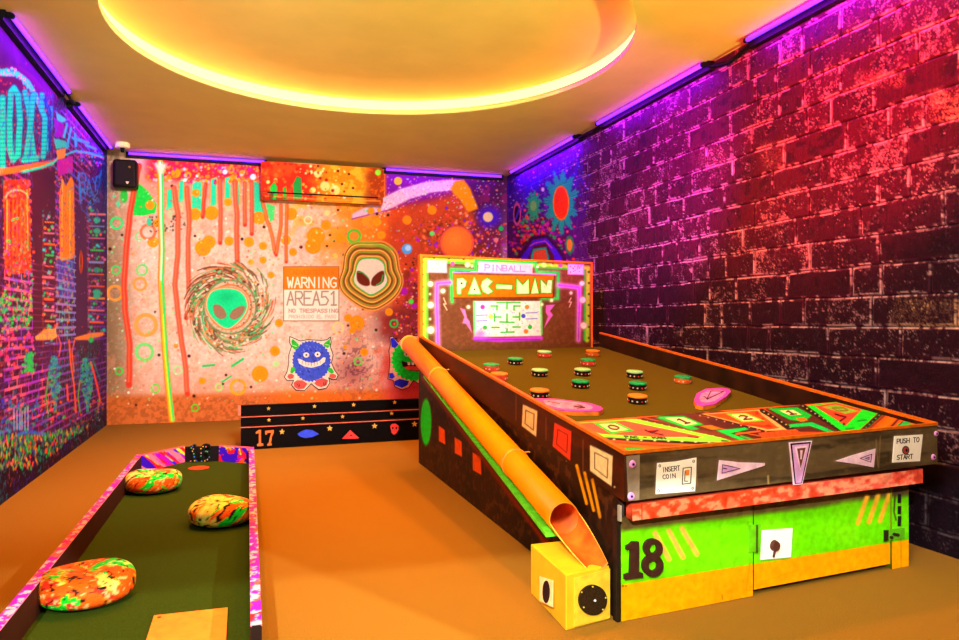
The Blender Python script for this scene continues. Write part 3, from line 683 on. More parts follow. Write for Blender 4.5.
# the space painting near the corner
msk = sstep(596, 566, PX+(n_m-.5)*30)*(PX > 400)
p.mix(msk*.82, (64, 24, 150)); p.mix(msk*sstep(205, 235, PY)*.8, (84, 22, 90))
p.mix(edge*msk*.35*sstep(.5, .6, n_m), (150, 90, 220))
p.mix(sstep(.5, .65, n_l)*msk*sstep(230, 200, PY)*.5, (50, 30, 190))
for _ in range(520):
    x = 538+random.gauss(0, 15); y = 226+random.gauss(0, 14)+abs(x-538)*.5
    if x < 509: continue
    p.disc(x, y, random.uniform(.5, 1.9), random.choice([(235, 60, 40), (255, 110, 40), (190, 30, 190), (120, 30, 150), (240, 80, 120), (90, 20, 50), (60, 200, 100)]), .75)
for _ in range(180): p.disc(random.uniform(510, 590), random.uniform(150, 215), random.uniform(.4, .9), random.choice([(255, 240, 255), (230, 90, 230), (90, 160, 255)]), .7)
for i in range(60):
    a = i/60*6.283; r = 1+.22*math.sin(i*5.1)+random.uniform(-.05, .12); p.stroke([(561, 202), (561+13.5*r*math.cos(a), 202+25*r*math.sin(a))], 2.4, (24, 200, 150), .85, 1.4)
p.disc(561, 203, 8.2, (240, 160, 40), 1, 17.5); p.disc(561, 203, 7, (240, 72, 16), 1, 16)
for i in range(36):
    a = i/36*6.283; r = 1+.3*math.sin(i*4.3); p.stroke([(533.5, 206), (533.5+6*r*math.cos(a), 206+12*r*math.sin(a))], 1.7, (30, 200, 120), .85)
p.disc(533.5, 206, 3.2, (130, 220, 100), .9, 5.5); p.disc(542.8, 189.5, 1.6, (230, 220, 230), .9, 2.2); p.disc(547, 184, 2, (30, 170, 170), .8, 3)
p.disc(517, 214, 2.9, (30, 8, 40), 1, 9.4); p.ring(517, 214, 3.3, 1.1, (230, 100, 150), 1, 10.2); p.stroke([(515.5, 219), (519.5, 209)], 2.0, (80, 50, 200), .9)
p.disc(569.5, 245, 4.5, (40, 170, 90), .9, 9.5); p.disc(569.5, 245, 2.8, (250, 180, 60), 1, 6.2); p.disc(554.5, 237.5, 1.8, (50, 190, 90)); p.disc(527.5, 228, 1.6, (90, 220, 120))
out_ = [(520, 258), (529, 246), (533, 240), (546, 238), (550, 242), (556, 249), (562, 258)]
p.poly(out_+[(562, 300), (520, 300)], (60, 10, 70), .8, 2, 4); p.poly(out_+[(562, 300), (520, 300)], (80, 30, 240), 1, 1.2)
p.poly([(528, 259), (533, 246), (546, 243), (554, 256), (556, 300), (526, 300)], (90, 16, 50)); p.stroke([(530, 246), (535, 243), (545, 241), (552, 248)], 1, (240, 90, 180), .9)
p.poly([(531, 256), (533, 249), (546, 247), (549, 256), (549, 280), (531, 280)], (40, 200, 160)); p.poly([(533, 256), (534.5, 251), (545, 249), (547, 256), (547, 280), (533, 280)], (240, 100, 60))
relief = np.clip(sstep(.007, .0005, de), 0, 1)*.009*(1-msk*.6)+(n_m-.5)*.004
relief = np.where(wy < 8, relief, 0); W2 = W.copy(); W2[..., 0] = XR+relief
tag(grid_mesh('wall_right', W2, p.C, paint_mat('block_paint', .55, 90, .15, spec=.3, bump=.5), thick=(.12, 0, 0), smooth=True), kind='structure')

# ================================================================== LIGHT TUBES under the ceiling
black = mat('black_plastic', (10, 8, 9), .6, spec=.1); brass = mat('brass_cap', (150, 110, 120), .35, .8)
tube_m = mat('violet_tube', (120, 60, 255), .3, emit=(92, 30, 255), strength=2.0)
def uv_tube(a, b, off, label):
    """a, b: ends on the wall; off: unit vector away from the wall"""
    a, b, off = Vector(a), Vector(b), Vector(off); d = (b-a).normalized()
    o = empty('tube_light', (a+b)/2, label, 'tube light', 'violet tube lights along the tops of the walls')
    bm = bmesh.new()
    A = a; B = b
    for s0, s1 in ((A, B),):
        q0 = [s0+Vector((0, 0, -.055)), s0+off*.04+Vector((0, 0, -.055)), s0+off*.05+Vector((0, 0, -.002)), s0+Vector((0, 0, -.002))]
        prism(bm, q0, [v+(s1-s0) for v in q0])
    link('batten', bm, black, o)
    bm = bmesh.new(); c0, c1 = A+off*.075+Vector((0, 0, -.024))+d*.03, B+off*.075+Vector((0, 0, -.024))-d*.03
    rod(bm, c0, c1, .013, 14); link('glass_tube', bm, tube_m, o, True)
    for e_, s_ in ((c0, -1), (c1, 1)):
        bm = bmesh.new(); rod(bm, e_, e_+d*s_*.02, .0145, 14); f = e_+d*s_*.01
        w_ = f-off*.045; prism(bm, [w_-d*.01+Vector((0, 0, -.01)), f-d*.01+Vector((0, 0, -.01)), f-d*.01+Vector((0, 0, .016)), w_-d*.01+Vector((0, 0, .016))],
                               [w_+d*.01+Vector((0, 0, -.01)), f+d*.01+Vector((0, 0, -.01)), f+d*.01+Vector((0, 0, .016)), w_+d*.01+Vector((0, 0, .016))])
        link('end_cap', bm, black, o)
    return o
uv_tube((XL, 4.45, H), (XL, 5.86, H), (1, 0, 0), 'violet tube light over the left graffiti wall, nearer the camera')
uv_tube((XL, 6.12, H), (XL, 7.6, H), (1, 0, 0), 'violet tube light over the left graffiti wall, ending at the back corner')
uv_tube((-1.06, D, H), (.235, D, H), (0, -1, 0), 'violet tube light on the back wall between the black speaker and the painted air conditioner')
uv_tube((1.40, D, H), (2.74, D, H), (0, -1, 0), 'violet tube light on the back wall right of the painted air conditioner')
uv_tube((XR, 5.9, H), (XR, 7.55, H), (-1, 0, 0), 'violet tube light over the block wall, farthest one by the back corner')
uv_tube((XR, 4.0, H), (XR, 5.5, H), (-1, 0, 0), 'violet tube light over the block wall, middle of its three')
uv_tube((XR, 2.15, H), (XR, 3.62, H), (-1, 0, 0), 'violet tube light over the block wall, nearest one cut by the frame top')
def cable(pts, label, r=.011):
    bm = bmesh.new()
    for a, b in zip(pts[:-1], pts[1:]): rod(bm, a, b, r, 8)
    tag(link('power_cable', bm, black), label, 'cable', 'cables linking the tube lights')
cable([(XR-.03, 5.5, H-.03), (XR-.045, 5.6, H-.05), (XR-.03, 5.72, H-.035), (XR-.04, 5.9, H-.03)], 'black cable linking the far and middle tube lights over the block wall')
cable([(XR-.03, 3.62, H-.03), (XR-.03, 3.75, H-.06), (XR-.02, 3.85, H-.065), (XR-.03, 4.0, H-.03)], 'black cable linking the middle and nearest tube lights over the block wall')
cable([(XL+.05, 5.86, H-.02), (XL+.055, 5.95, H-.03), (XL+.05, 6.05, H-.03), (XL+.05, 6.12, H-.02)], 'black cable linking the two tube lights over the graffiti wall')

# ================================================================== SPEAKER, SENSOR, AIR CONDITIONER
a = on_y(113, 159, D-.16); b = on_y(137, 188.5, D-.16); xm, zm = (a[0]+b[0])/2, (a[2]+b[2])/2; hw, hh = (b[0]-a[0])/2, (a[2]-b[2])/2
spk = empty('wall_speaker', (xm, D-.1, zm-hh), 'black rounded loudspeaker on the back wall by the left corner', 'speaker')
bm = bmesh.new(); box(bm, xm-hw, xm+hw, D-.19, D-.03, zm-hh, zm+hh); link('body', bm, mat('speaker_shell', (22, 9, 6), .5), spk, True, .022)
bm = bmesh.new(); box(bm, xm-hw*.74, xm+hw*.8, D-.197, D-.19, zm-hh*.8, zm+hh*.86); link('grille', bm, mat('speaker_grille', (32, 12, 8), .7, scale=300, var=.3), spk, False, .003)
bm = bmesh.new(); rod(bm, (xm+hw*.42, D-.203, zm+hh*.45), (xm+hw*.42, D-.197, zm+hh*.45), .010, 12); link('indicator', bm, mat('amber_dot', (150, 90, 30)), spk)
bm = bmesh.new(); zb = zm-hh*.58
prism(bm, [(xm+.01, D-.199, zb), (xm+.04, D-.199, zb), (xm+.03, D-.199, zb-.022), (xm+.02, D-.199, zb-.022)], [(xm+.01, D-.197, zb), (xm+.04, D-.197, zb), (xm+.03, D-.197, zb-.022), (xm+.02, D-.197, zb-.022)])
link('badge', bm, mat('cream_print', (235, 200, 150)), spk)
bm = bmesh.new(); box(bm, xm-.03, xm+.03, D-.03, D-.0, zm-.04, zm+.04); link('bracket', bm, black, spk)
a = on_z(122.5, 152, H-.09)
sy = 7.45; sx = on_y(122.5, 149, sy)[0]
sen = empty('ceiling_sensor', (sx, sy, H-.075), 'small cream detector on a black stem under the ceiling above the speaker', 'detector')
bm = bmesh.new(); lathe(bm, [(0, -.045), (.055, -.045), (.064, -.038), (.064, -.006), (.058, 0), (0, 0)], 28, c=(sx, sy, H)); link('housing', bm, mat('cream_plastic', (250, 226, 170), .5), sen, True)
bm = bmesh.new(); rod(bm, (sx, sy, H-.045), (sx, sy, H-.085), .02, 14, r1=.014); link('stem', bm, black, sen, True)

# air conditioner
YA = D-.20
ac0 = on_y(261, 160, YA); ac1 = on_y(384, 203.5, YA)
zt_ = H-.045; zb_ = on_y(320, 201.5, YA)[2]
ac = empty('air_conditioner', ((ac0[0]+ac1[0])/2, D-.1, zb_), 'wall air conditioner painted over in red and orange splashes', 'air conditioner')
W = quad_grid((ac0[0], YA, zb_+.075), (ac1[0], YA, zb_+.075), (ac1[0], YA, zt_), (ac0[0], YA, zt_), .005)
p = Paint(W); PX, PY = p.PX, p.PY; n2 = fbm(W[..., 0]*9, W[..., 2]*9); n3 = fbm(W[..., 0]*30, W[..., 2]*30)
def ac_paint(p, n2, n3):
    PX = p.PX
    p.fill((236, 44, 20)); p.mix(sstep(.5, .65, n2)*.7, (250, 90, 30))
    p.mix(sstep(300, 325, PX+n2*30-15), (252, 140, 20)); p.mix(sstep(.5, .6, n2)*sstep(305, 325, PX)*.7, (255, 200, 70)); p.mix(sstep(362, 374, PX+n2*16-8)*.85, (150, 44, 14)); p.mix(sstep(.52, .62, n3)*sstep(364, 374, PX)*.7, (240, 110, 20))
    for x, y, r in ((268, 182, 2), (275.5, 180, 2), (318, 174, 4), (325, 186, 5), (335, 190, 5), (313, 190, 3)): p.disc(x, y, r, (255, 225, 140), .8)
    for _ in range(70): p.disc(random.uniform(300, 345), random.uniform(165, 200), random.uniform(.6, 2), random.choice([(255, 235, 170), (255, 170, 60), (180, 40, 20)]), .7)
    for _ in range(60): p.disc(random.uniform(262, 300), random.uniform(162, 200), random.uniform(.8, 2.6), random.choice([(255, 70, 30), (255, 110, 40), (200, 20, 20)]), .6)
    for x, y in ((342, 184), (338, 171), (353, 188), (318, 166), (349, 174)): p.disc(x, y, 1.3, (90, 30, 10), .9)
    p.poly([(270, 187), (274, 182), (277, 186), (277, 202), (271, 202)], (30, 190, 70)); p.poly([(293, 184), (297, 176), (301, 178), (302, 200), (294, 200)], (40, 150, 70)); p.poly([(283, 188), (286, 186), (287, 200), (283, 200)], (60, 180, 60))
    p.disc(378, 172.5, 3, (150, 230, 60))
ac_paint(p, n2, n3)
grid_mesh('front_panel', W, p.C, mural, ac, thick=(0, .03, 0), back=(150, 60, 20))
bm = bmesh.new(); box(bm, ac0[0]+.004, ac1[0]-.004, YA+.03, D, zb_+.02, zt_-.003); link('body', bm, mat('ac_body', (190, 70, 24), .5), ac)
W = quad_grid((ac0[0]+.012, YA+.022, zb_), (ac1[0]-.012, YA+.022, zb_), (ac1[0]-.012, YA+.004, zb_+.06), (ac0[0]+.012, YA+.004, zb_+.06), .006)
p = Paint(W); n2 = fbm(W[..., 0]*9, W[..., 2]*9); n3 = fbm(W[..., 0]*30, W[..., 2]*30); ac_paint(p, n2, n3)
p.stroke([(265, 196), (330, 200), (380, 201)], 1.2, (255, 170, 90), .8); p.mix(sstep(300, 270, p.PX)*sstep(.45, .6, n3)*.7, (120, 40, 20))
grid_mesh('air_flap', W, p.C, mural, ac, thick=(0, .012, 0), back=(150, 60, 20))
bm = bmesh.new(); box(bm, ac0[0]+.06, ac1[0]-.06, YA+.006, YA+.032, zb_+.058, zb_+.077); link('air_slot', bm, black, ac)

# ================================================================== WARNING SIGN and MONSTER BOARDS
PB = Pl((0, D-.001, 0), (0, -1, 0))
def board_grid(x0, x1, y0, y1, y_, du=.003):
    a = on_y(x0, y1, y_); b = on_y(x1, y1, y_); c = on_y(x1, y0, y_); d = on_y(x0, y0, y_)
    return quad_grid(a, b, c, d, du)
W = board_grid(283.2, 339.3, 266.3, 321.2, D-.014)
p = Paint(W); p.fill((252, 236, 214))
p.poly([(280, 260), (345, 260), (345, 289.4), (280, 289.6)], (252, 126, 16)); p.blob(300, 272, 12, 8, (255, 150, 10), .6)
p.text('ADVERTENCIA', [(293, 270.5), (334, 270.5), (334, 274.5), (293, 274.5)], .8, (206, 112, 14), .9)
p.text('WARNING', [(287.5, 277.5), (336, 277.5), (336, 287.6), (287.5, 287.6)], 1.5, (255, 244, 220))
p.text('AREA51', [(287, 291.5), (337, 291.5), (337, 305), (287, 305)], 1.5, (176, 140, 116), .95, gap=.2)
p.text('NO TRESPASSING', [(289, 309), (338, 309), (338, 312.5), (289, 312.5)], .75, (190, 130, 110), .9)
p.text('PROHIBIDO EL PASO', [(289, 315), (336, 315), (336, 318.2), (289, 318.2)], .7, (214, 170, 150), .8)
p.stroke([(283.5, 266.5), (339, 266.5), (339, 321), (283.5, 321), (283.5, 266.5)], .9, (150, 80, 30), .9)
so = grid_mesh('warning_sign', W, p.C, paint_mat('sign_paint', .6, 60, .05), thick=(0, .013, 0), back=(200, 120, 60))
tag(so, 'square orange and white warning sign painted AREA51 on the back wall', 'sign')

whiteo = mat('white_outline', (250, 226, 196), .6); monblack = mat('black_outline', (40, 14, 20), .6)
def monster(name, label, fur, feet, horn, layers, spot):
    o = empty(name, spot, label, 'wall cutout')
    return o
# blue monster
X0m, Y0m, S = 275, 330, 9.14
def mp(l): return [(X0m+x/S, Y0m+y/S) for x, y in l]
mo = PB.at(310, 392); MON = empty('monster_cutout', tuple(mo), 'blue furry grinning monster cutout with green horns on the back wall', 'wall cutout')
body_ = mp([(150, 150), (130, 110), (135, 60), (165, 72), (230, 100), (300, 88), (420, 95), (470, 90), (505, 65), (512, 110), (505, 150), (530, 230), (515, 300), (540, 360), (575, 410), (560, 450), (520, 452), (490, 435), (500, 480), (470, 530), (400, 545), (330, 490), (270, 552), (190, 548), (150, 500), (170, 460), (110, 462), (85, 430), (110, 380), (125, 300), (125, 230)])
bm = bmesh.new(); PB.plate(bm, body_, 0, .010, 0); link('backing', bm, whiteo, MON)
bm = bmesh.new(); q = body_+body_[:1]; PB.ribbon(bm, q, .8, .010, .0006); link('outline', bm, monblack, MON)
fur = []
for i in range(72):
    a = 2*math.pi*i/72; r = 1+(.05 if i % 2 else -.015)+random.uniform(-.01, .02)
    fur.append((325+170*r*math.cos(a)*(1+.05*math.cos(a)), 285+180*r*math.sin(a)))
bm = bmesh.new(); PB.plate(bm, mp(fur), .010, .002)
for _ in range(90):
    a = random.uniform(0, 6.28); rr = random.uniform(.2, .95)
    x, y = 325+150*rr*math.cos(a), 285+160*rr*math.sin(a)
    PB.plate(bm, mp([(x-8, y), (x+4, y-5), (x+9, y+14)]), .012, .0006, random.choice([1, 2]))
link('fur', bm, [mat('blue_fur', (66, 88, 220), .8), mat('blue_fur_light', (110, 130, 240), .8), mat('blue_fur_dark', (46, 40, 190), .8)], MON)
gm = mat('monster_green', (40, 200, 50), .6); gl = mat('monster_green_light', (170, 235, 120), .6)
for pts_, st in (([(150, 100), (160, 78), (215, 130), (215, 165), (175, 178), (150, 150)], [(150, 135), (195, 150)]), ([(500, 80), (505, 140), (480, 165), (440, 140), (450, 118)], [(455, 130), (500, 140)])):
    bm = bmesh.new(); PB.plate(bm, mp(pts_), .013, .002, 0); PB.ribbon(bm, mp(st), .8, .015, .0006, 1); link('horn', bm, [gm, gl], MON)
for pts_ in ([(145, 340), (175, 335), (188, 365), (160, 395), (138, 388)], [(490, 340), (520, 350), (540, 385), (515, 400), (482, 375)]):
    bm = bmesh.new(); PB.plate(bm, mp(pts_), .013, .002); link('arm', bm, gm, MON)
cm = mat('coral_skin', (232, 88, 76), .6)
for pts_ in ([(122, 405), (150, 398), (175, 415), (165, 440), (135, 448), (112, 430)], [(500, 405), (530, 398), (560, 415), (552, 438), (520, 442), (495, 425)]):
    bm = bmesh.new(); PB.plate(bm, mp(pts_), .013, .002); link('hand', bm, cm, MON)
for pts_, cl in (([(175, 520), (170, 480), (200, 458), (250, 460), (295, 490), (265, 535), (210, 540)], [(200, 490), (215, 515)]), ([(360, 490), (380, 450), (440, 440), (485, 460), (470, 505), (420, 522), (385, 510)], [(440, 480), (445, 505)])):
    bm = bmesh.new(); PB.plate(bm, mp(pts_), .014, .002, 0); PB.ribbon(bm, mp(cl), .6, .016, .0006, 1); PB.ribbon(bm, mp([(cl[0][0]+18, cl[0][1]), (cl[1][0]+10, cl[1][1])]), .6, .016, .0006, 1); link('foot', bm, [cm, monblack], MON)
wm = mat('tooth_white', (252, 236, 214), .5)
for ex, ey in ((285, 228), (388, 222)):
    bm = bmesh.new(); PB.plate(bm, mp(circ(ex, ey, 27, 24)), .013, .001, 0); PB.plate(bm, mp(circ(ex, ey, 9, 9, 10)), .014, .001, 1); link('eye', bm, [wm, monblack], MON)
bm = bmesh.new(); PB.plate(bm, mp([(205, 262), (225, 262), (280, 290), (340, 300), (400, 285), (440, 250), (462, 252), (455, 290), (410, 325), (330, 345), (260, 330), (220, 305)]), .013, .001, 0)
for x in (248, 275, 302, 330, 358, 385, 412): PB.ribbon(bm, mp([(x, 285), (x+2, 330-abs(x-330)*.25)]), .35, .014, .0006, 1)
link('grin', bm, [wm, monblack], MON)
# green monster (partly behind the orange pipe)
def mp2(l): return [(340+x/6.4, 310+y/6.4) for x, y in l]
MO2 = empty('monster_cutout', tuple(PB.at(408, 392)), 'green shaggy monster cutout with blue horns beside the pipe mouth', 'wall cutout')
b2 = mp2([(318, 175), (335, 168), (370, 205), (400, 175), (470, 165), (560, 165), (580, 205), (600, 172), (622, 180), (615, 250), (640, 330), (630, 400), (650, 450), (600, 505), (540, 500), (470, 450), (440, 495), (395, 510), (350, 490), (340, 450), (305, 440), (312, 405), (318, 330), (312, 260), (322, 220)])
bm = bmesh.new(); PB.plate(bm, b2, 0, .010); link('backing', bm, mat('peach_outline', (250, 170, 140), .6), MO2)
bm = bmesh.new(); PB.ribbon(bm, b2+b2[:1], .8, .010, .0006); link('outline', bm, monblack, MO2)
fur = []
for i in range(56):
    a = 2*math.pi*i/56; r = 1+(.07 if i % 2 else -.03); fur.append((470+138*r*math.cos(a), 320+130*r*math.sin(a)))
bm = bmesh.new(); PB.plate(bm, mp2(fur), .010, .002); link('fur', bm, mat('green_fur', (20, 240, 50), .8), MO2)
bl = mat('monster_blue', (30, 30, 220), .6)
for pts_ in ([(322, 182), (340, 178), (372, 220), (350, 245), (328, 235)], [(618, 186), (600, 180), (570, 222), (590, 245), (612, 235)]):
    bm = bmesh.new(); PB.plate(bm, mp2(pts_), .013, .002); link('horn', bm, bl, MO2)
for pts_ in ([(315, 405), (335, 400), (350, 425), (335, 440), (312, 436)], [(350, 480), (345, 455), (380, 440), (440, 455), (430, 480), (395, 498)], [(520, 455), (600, 440), (625, 470), (580, 498), (540, 488)], [(610, 400), (630, 405), (640, 430), (620, 438)]):
    bm = bmesh.new(); PB.plate(bm, mp2(pts_), .013, .002); link('foot', bm, bl, MO2)
bm = bmesh.new(); PB.plate(bm, mp2([(390, 325), (430, 335), (520, 335), (550, 320), (545, 370), (500, 392), (440, 388), (400, 360)]), .013, .001, 0)
PB.plate(bm, mp2([(405, 365), (440, 358), (520, 362), (500, 386), (440, 384)]), .014, .001, 1)
for x in (430, 455, 490): PB.plate(bm, mp2([(x, 334), (x+18, 334), (x+17, 352), (x+2, 352)]), .014, .001, 2)
link('mouth', bm, [monblack, mat('tongue_red', (232, 70, 50)), wm], MO2)
for ex in (425, 500):
    bm = bmesh.new(); PB.plate(bm, mp2(circ(ex, 280, 17, 17)), .013, .001, 0); PB.plate(bm, mp2(circ(ex, 282, 7, 7, 10)), .014, .001, 1); link('eye', bm, [wm, monblack], MO2)

# ================================================================== BLACK STEPPED BENCH, HOLE 17
bk = mat('black_gloss_board', (9, 4, 3), .7, scale=20, spec=.05); pk = mat('pink_edge', (206, 100, 74), .6)
bench = empty('stepped_ramp', (.7, 6.05, 0), 'low black stepped ramp numbered 17 with gold stars against the back wall', 'stepped ramp')
XB0, XB1 = -.012, 1.72; sk = .068
def bench_step(y0, depth, z0, z1, strip_=True):
    bm = bmesh.new()
    prism(bm, [(XB0, y0, z0), (XB1, y0+sk*(XB1-XB0), z0), (XB1, y0+depth+sk*(XB1-XB0), z0), (XB0, y0+depth, z0)],
          [(XB0, y0, z1), (XB1, y0+sk*(XB1-XB0), z1), (XB1, y0+depth+sk*(XB1-XB0), z1), (XB0, y0+depth, z1)])
    st = link('step', bm, bk, bench)
    if not strip_: return st
    bm = bmesh.new(); e = .004
    prism(bm, [(XB0, y0-e, z1-.004), (XB1, y0-e+sk*(XB1-XB0), z1-.004), (XB1, y0+.012+sk*(XB1-XB0), z1-.004), (XB0, y0+.012, z1-.004)],
          [(XB0, y0-e, z1+.002), (XB1, y0-e+sk*(XB1-XB0), z1+.002), (XB1, y0+.012+sk*(XB1-XB0), z1+.002), (XB0, y0+.012, z1+.002)])
    link('edge_strip', bm, pk, st)
    return st
st1 = bench_step(5.99, .13, 0, .173); st2 = bench_step(6.12, .13, 0, .236); st3 = bench_step(6.25, .05, 0, .312, False)
bm = bmesh.new(); box(bm, XB0-.022, XB0-.001, 6.25, 6.30, .235, .311); link('end_strip', bm, mat('salmon_paint', (230, 110, 84)), bench)
bpl = [Pl((XB0, 5.988, 0), (sk, -1, 0)), Pl((XB0, 6.118, 0), (sk, -1, 0)), Pl((XB0, 6.248, 0), (sk, -1, 0))]
gold = mat('gold_star', (226, 170, 70), .5)
def star(pl, x, y, r=2.6):
    pts = [(x+(r if i % 2 == 0 else r*.45)*math.sin(math.pi*i/5), y-(r if i % 2 == 0 else r*.45)*math.cos(math.pi*i/5)) for i in range(10)]
    bm = bmesh.new(); pl.plate(bm, pts, 0, .004); link('star', bm, gold, bench)
for x, y in ((268.5, 408.5), (314.5, 406.3), (353.5, 404.7), (394.5, 402.4)): star(bpl[2], x, y, 2.2)
for x, y in ((269, 420), (303, 418.3), (342.5, 416.6), (391.7, 413.4)): star(bpl[1], x, y, 2.2)
for x, y in ((282, 431.8), (329.7, 428.3), (374.5, 426), (414.5, 424)): star(bpl[0], x, y, 3.0)
bm = bmesh.new(); bpl[0].plate(bm, [(297.5, 434), (301, 431.5), (306, 429.6), (312, 430), (319, 434), (312, 437), (305.5, 438), (300, 436.5)], 0, .004); link('blue_eye', bm, mat('sign_blue', (50, 74, 230)), bench)
bm = bmesh.new(); bpl[0].plate(bm, [(342, 438.8), (350.2, 430), (359, 438), (355, 438.6)], 0, .004, 0); bpl[0].plate(bm, [(349, 436), (351, 434), (352.5, 436)], .004, .0006, 1)
rp_ = mat('ufo_red', (232, 62, 60)); link('red_triangle', bm, [rp_, monblack], bench)
bm = bmesh.new(); bpl[0].plate(bm, [(390.3, 426), (392, 424), (395.5, 423.7), (398.4, 425.6), (398.3, 429.5), (396, 433.5), (393.5, 434.5), (391.5, 432.5)], 0, .004, 0)
for x in (392.6, 396.2): bpl[0].plate(bm, circ(x, 428, .9, 1.3, 8), .004, .0006, 1)
link('red_alien_head', bm, [rp_, monblack], bench)
num = mat('orange_numeral', (206, 106, 40), .6)
def nump(l): return [(235+x/10.09, 395+y/10.09) for x, y in l]
bm = bmesh.new(); bpl[0].plate(bm, nump([(208, 375), (222, 365), (240, 352), (262, 352), (262, 485), (285, 490), (285, 512), (225, 516), (222, 496), (240, 488), (240, 384), (212, 392)]), 0, .006); link('numeral', bm, num, bench)
bm = bmesh.new(); bpl[0].plate(bm, nump([(303, 362), (390, 352), (394, 375), (372, 420), (362, 480), (372, 492), (370, 508), (325, 512), (325, 494), (340, 484), (350, 430), (368, 378), (325, 382), (322, 396), (305, 398)]), 0, .006); link('numeral', bm, num, bench)

# ================================================================== GOLF LANE, HOLE 16
felt_m = mat('green_felt', (52, 68, 8), .95, var=.12, scale=220, bump=.3, spec=.05)
FZ = .012; TZ = .122
lane = empty('golf_lane', (-.3, 3.8, 0), 'green felt crazy golf lane numbered 16 with splash-painted boards', 'golf lane')
pf = [(-.645, 1.6), (-.617, 5.241), (-.377, 5.535), (-.155, 5.499), (.073-.03, 5.34), (.022, 1.6)]
bm = bmesh.new(); prism(bm, [(x, y, 0) for x, y in pf], [(x, y, FZ) for x, y in pf]); link('felt_bed', bm, felt_m, lane)
def splash_fn(W, seed, base=(240, 60, 90), cols=None, dens=200, sc=1.0):
    a = W[..., 0]*sc*7+seed; b = (W[..., 1]*.7+W[..., 2]*1.3)*sc*7+seed*.37; c = W[..., 2]*sc*7
    C = np.zeros(W.shape); C[:] = np.asarray(base, float)/255
    for i, c_ in enumerate(cols):
        n = fbm(a*1.3+c*.9+i*13.1, b*1.3-c*.5+i*7.7, 3); m = sstep(.52, .56, n)[..., None]; C = C*(1-m)+np.asarray(c_, float)/255*m
    return C
SPL = [(250, 190, 60), (40, 30, 230), (250, 90, 30), (190, 240, 40), (170, 20, 200), (255, 130, 150), (235, 30, 50), (60, 20, 190)]
STR = [(236, 50, 170), (250, 150, 140), (250, 50, 60), (250, 220, 240), (220, 20, 200), (255, 100, 80), (250, 190, 210), (190, 30, 190)]
pm = paint_mat('splash_paint', .5, 70, .05)
def lane_side(i0, i1, o0, o1, ylab, seed, inner_face):
    """side board between inner line and outer line"""
    (xa, ya), (xb, yb) = i0, i1; (xc, yc), (xd, yd) = o0, o1
    bm = bmesh.new(); prism(bm, [(xa, ya, 0), (xb, yb, 0), (xd, yd, 0), (xc, yc, 0)], [(xa, ya, TZ-.004), (xb, yb, TZ-.004), (xd, yd, TZ-.004), (xc, yc, TZ-.004)])
    sb = link('side_board', bm, mat('board_dark', (62, 24, 12), .7, scale=12), lane)
    W = quad_grid((xa, ya, TZ), (xb, yb, TZ), (xd, yd, TZ), (xc, yc, TZ), .006, .004)
    C = splash_fn(W, seed, (240, 60, 140), STR, sc=5.0)
    grid_mesh('painted_edge', W, C, pm, sb, thick=(0, 0, -.004), back=(240, 120, 150))
lane_side((-.645, 1.6), (-.617, 5.241), (-.678, 1.6), (-.648, 5.262), 0, 3.0, True)
lane_side((.022, 2.2), (.043, 5.34), (.053, 2.2), (.076, 5.36), 0, 9.0, True)
bm = bmesh.new(); box(bm, .026, .05, 2.194, 2.1995, .0, TZ); link('board_end', bm, mat('board_end_dark', (30, 14, 8)), lane)
def end_board(a, b, seed, lab):
    (xa, ya), (xb, yb) = a, b; n = np.array([-(yb-ya), xb-xa]); n = n/np.linalg.norm(n)*.018
    if n[1] < 0: n = -n
    W = quad_grid((xa, ya, 0.002), (xb, yb, 0.002), (xb, yb, TZ), (xa, ya, TZ), .004)
    if seed is None: return n
    C = splash_fn(W, seed, (235, 50, 80), SPL, sc=3.0)
    C[W[..., 2] > TZ-.008] = np.array([250, 110, 120])/255
    grid_mesh('end_board', W, C, pm, lane, thick=(n[0], n[1], 0), back=(230, 70, 110))
end_board((-.617, 5.241), (-.377, 5.535), 2.3, ''); end_board((-.155, 5.499), (.046, 5.345), 6.1, '')
bm = bmesh.new(); prism(bm, [(-.377, 5.535, 0), (-.155, 5.499, 0), (-.15, 5.517, 0), (-.372, 5.553, 0)], [(-.377, 5.535, TZ-.006), (-.155, 5.499, TZ-.006), (-.15, 5.517, TZ-.006), (-.372, 5.553, TZ-.006)])
nb = link('number_board', bm, mat('black_board', (18, 8, 12), .6), lane)
PN = Pl((-.377, 5.533, 0), (-.162, -1, 0)); npk = mat('black_numeral', (10, 12, 8), .5)
def n16(l): return [(160+x/13.7, 435+y/13.7) for x, y in l]
dots = [mat('dot_gold', (220, 180, 60)), mat('dot_pink', (240, 120, 130)), mat('dot_green', (70, 200, 110)), mat('dot_blue', (80, 120, 240))]
STUDS = [(455, 215), (470, 185), (475, 250), (480, 290), (485, 345), (432, 350), (440, 170), (455, 145), (570, 180), (575, 240), (572, 280), (580, 350), (600, 150), (640, 155), (660, 220), (685, 295), (625, 345), (660, 330), (640, 215), (505, 345)]
def studded(polys, name, x0, x1):
    bm = bmesh.new()
    for q in polys: PN.plate(bm, n16(q), 0.002, .02, 0)
    for i, (x, y) in enumerate(STUDS):
        if x0 <= x < x1: PN.plate(bm, n16(circ(x, y, 8, 9, 8)), .0215, .0035, 1+i % 4)
    o = link(name, bm, [npk]+dots, nb); return o
studded([[(395, 160), (480, 118), (500, 130), (500, 340), (520, 355), (520, 372), (420, 372), (420, 355), (445, 340), (445, 190), (400, 190)]], 'numeral', 0, 540)
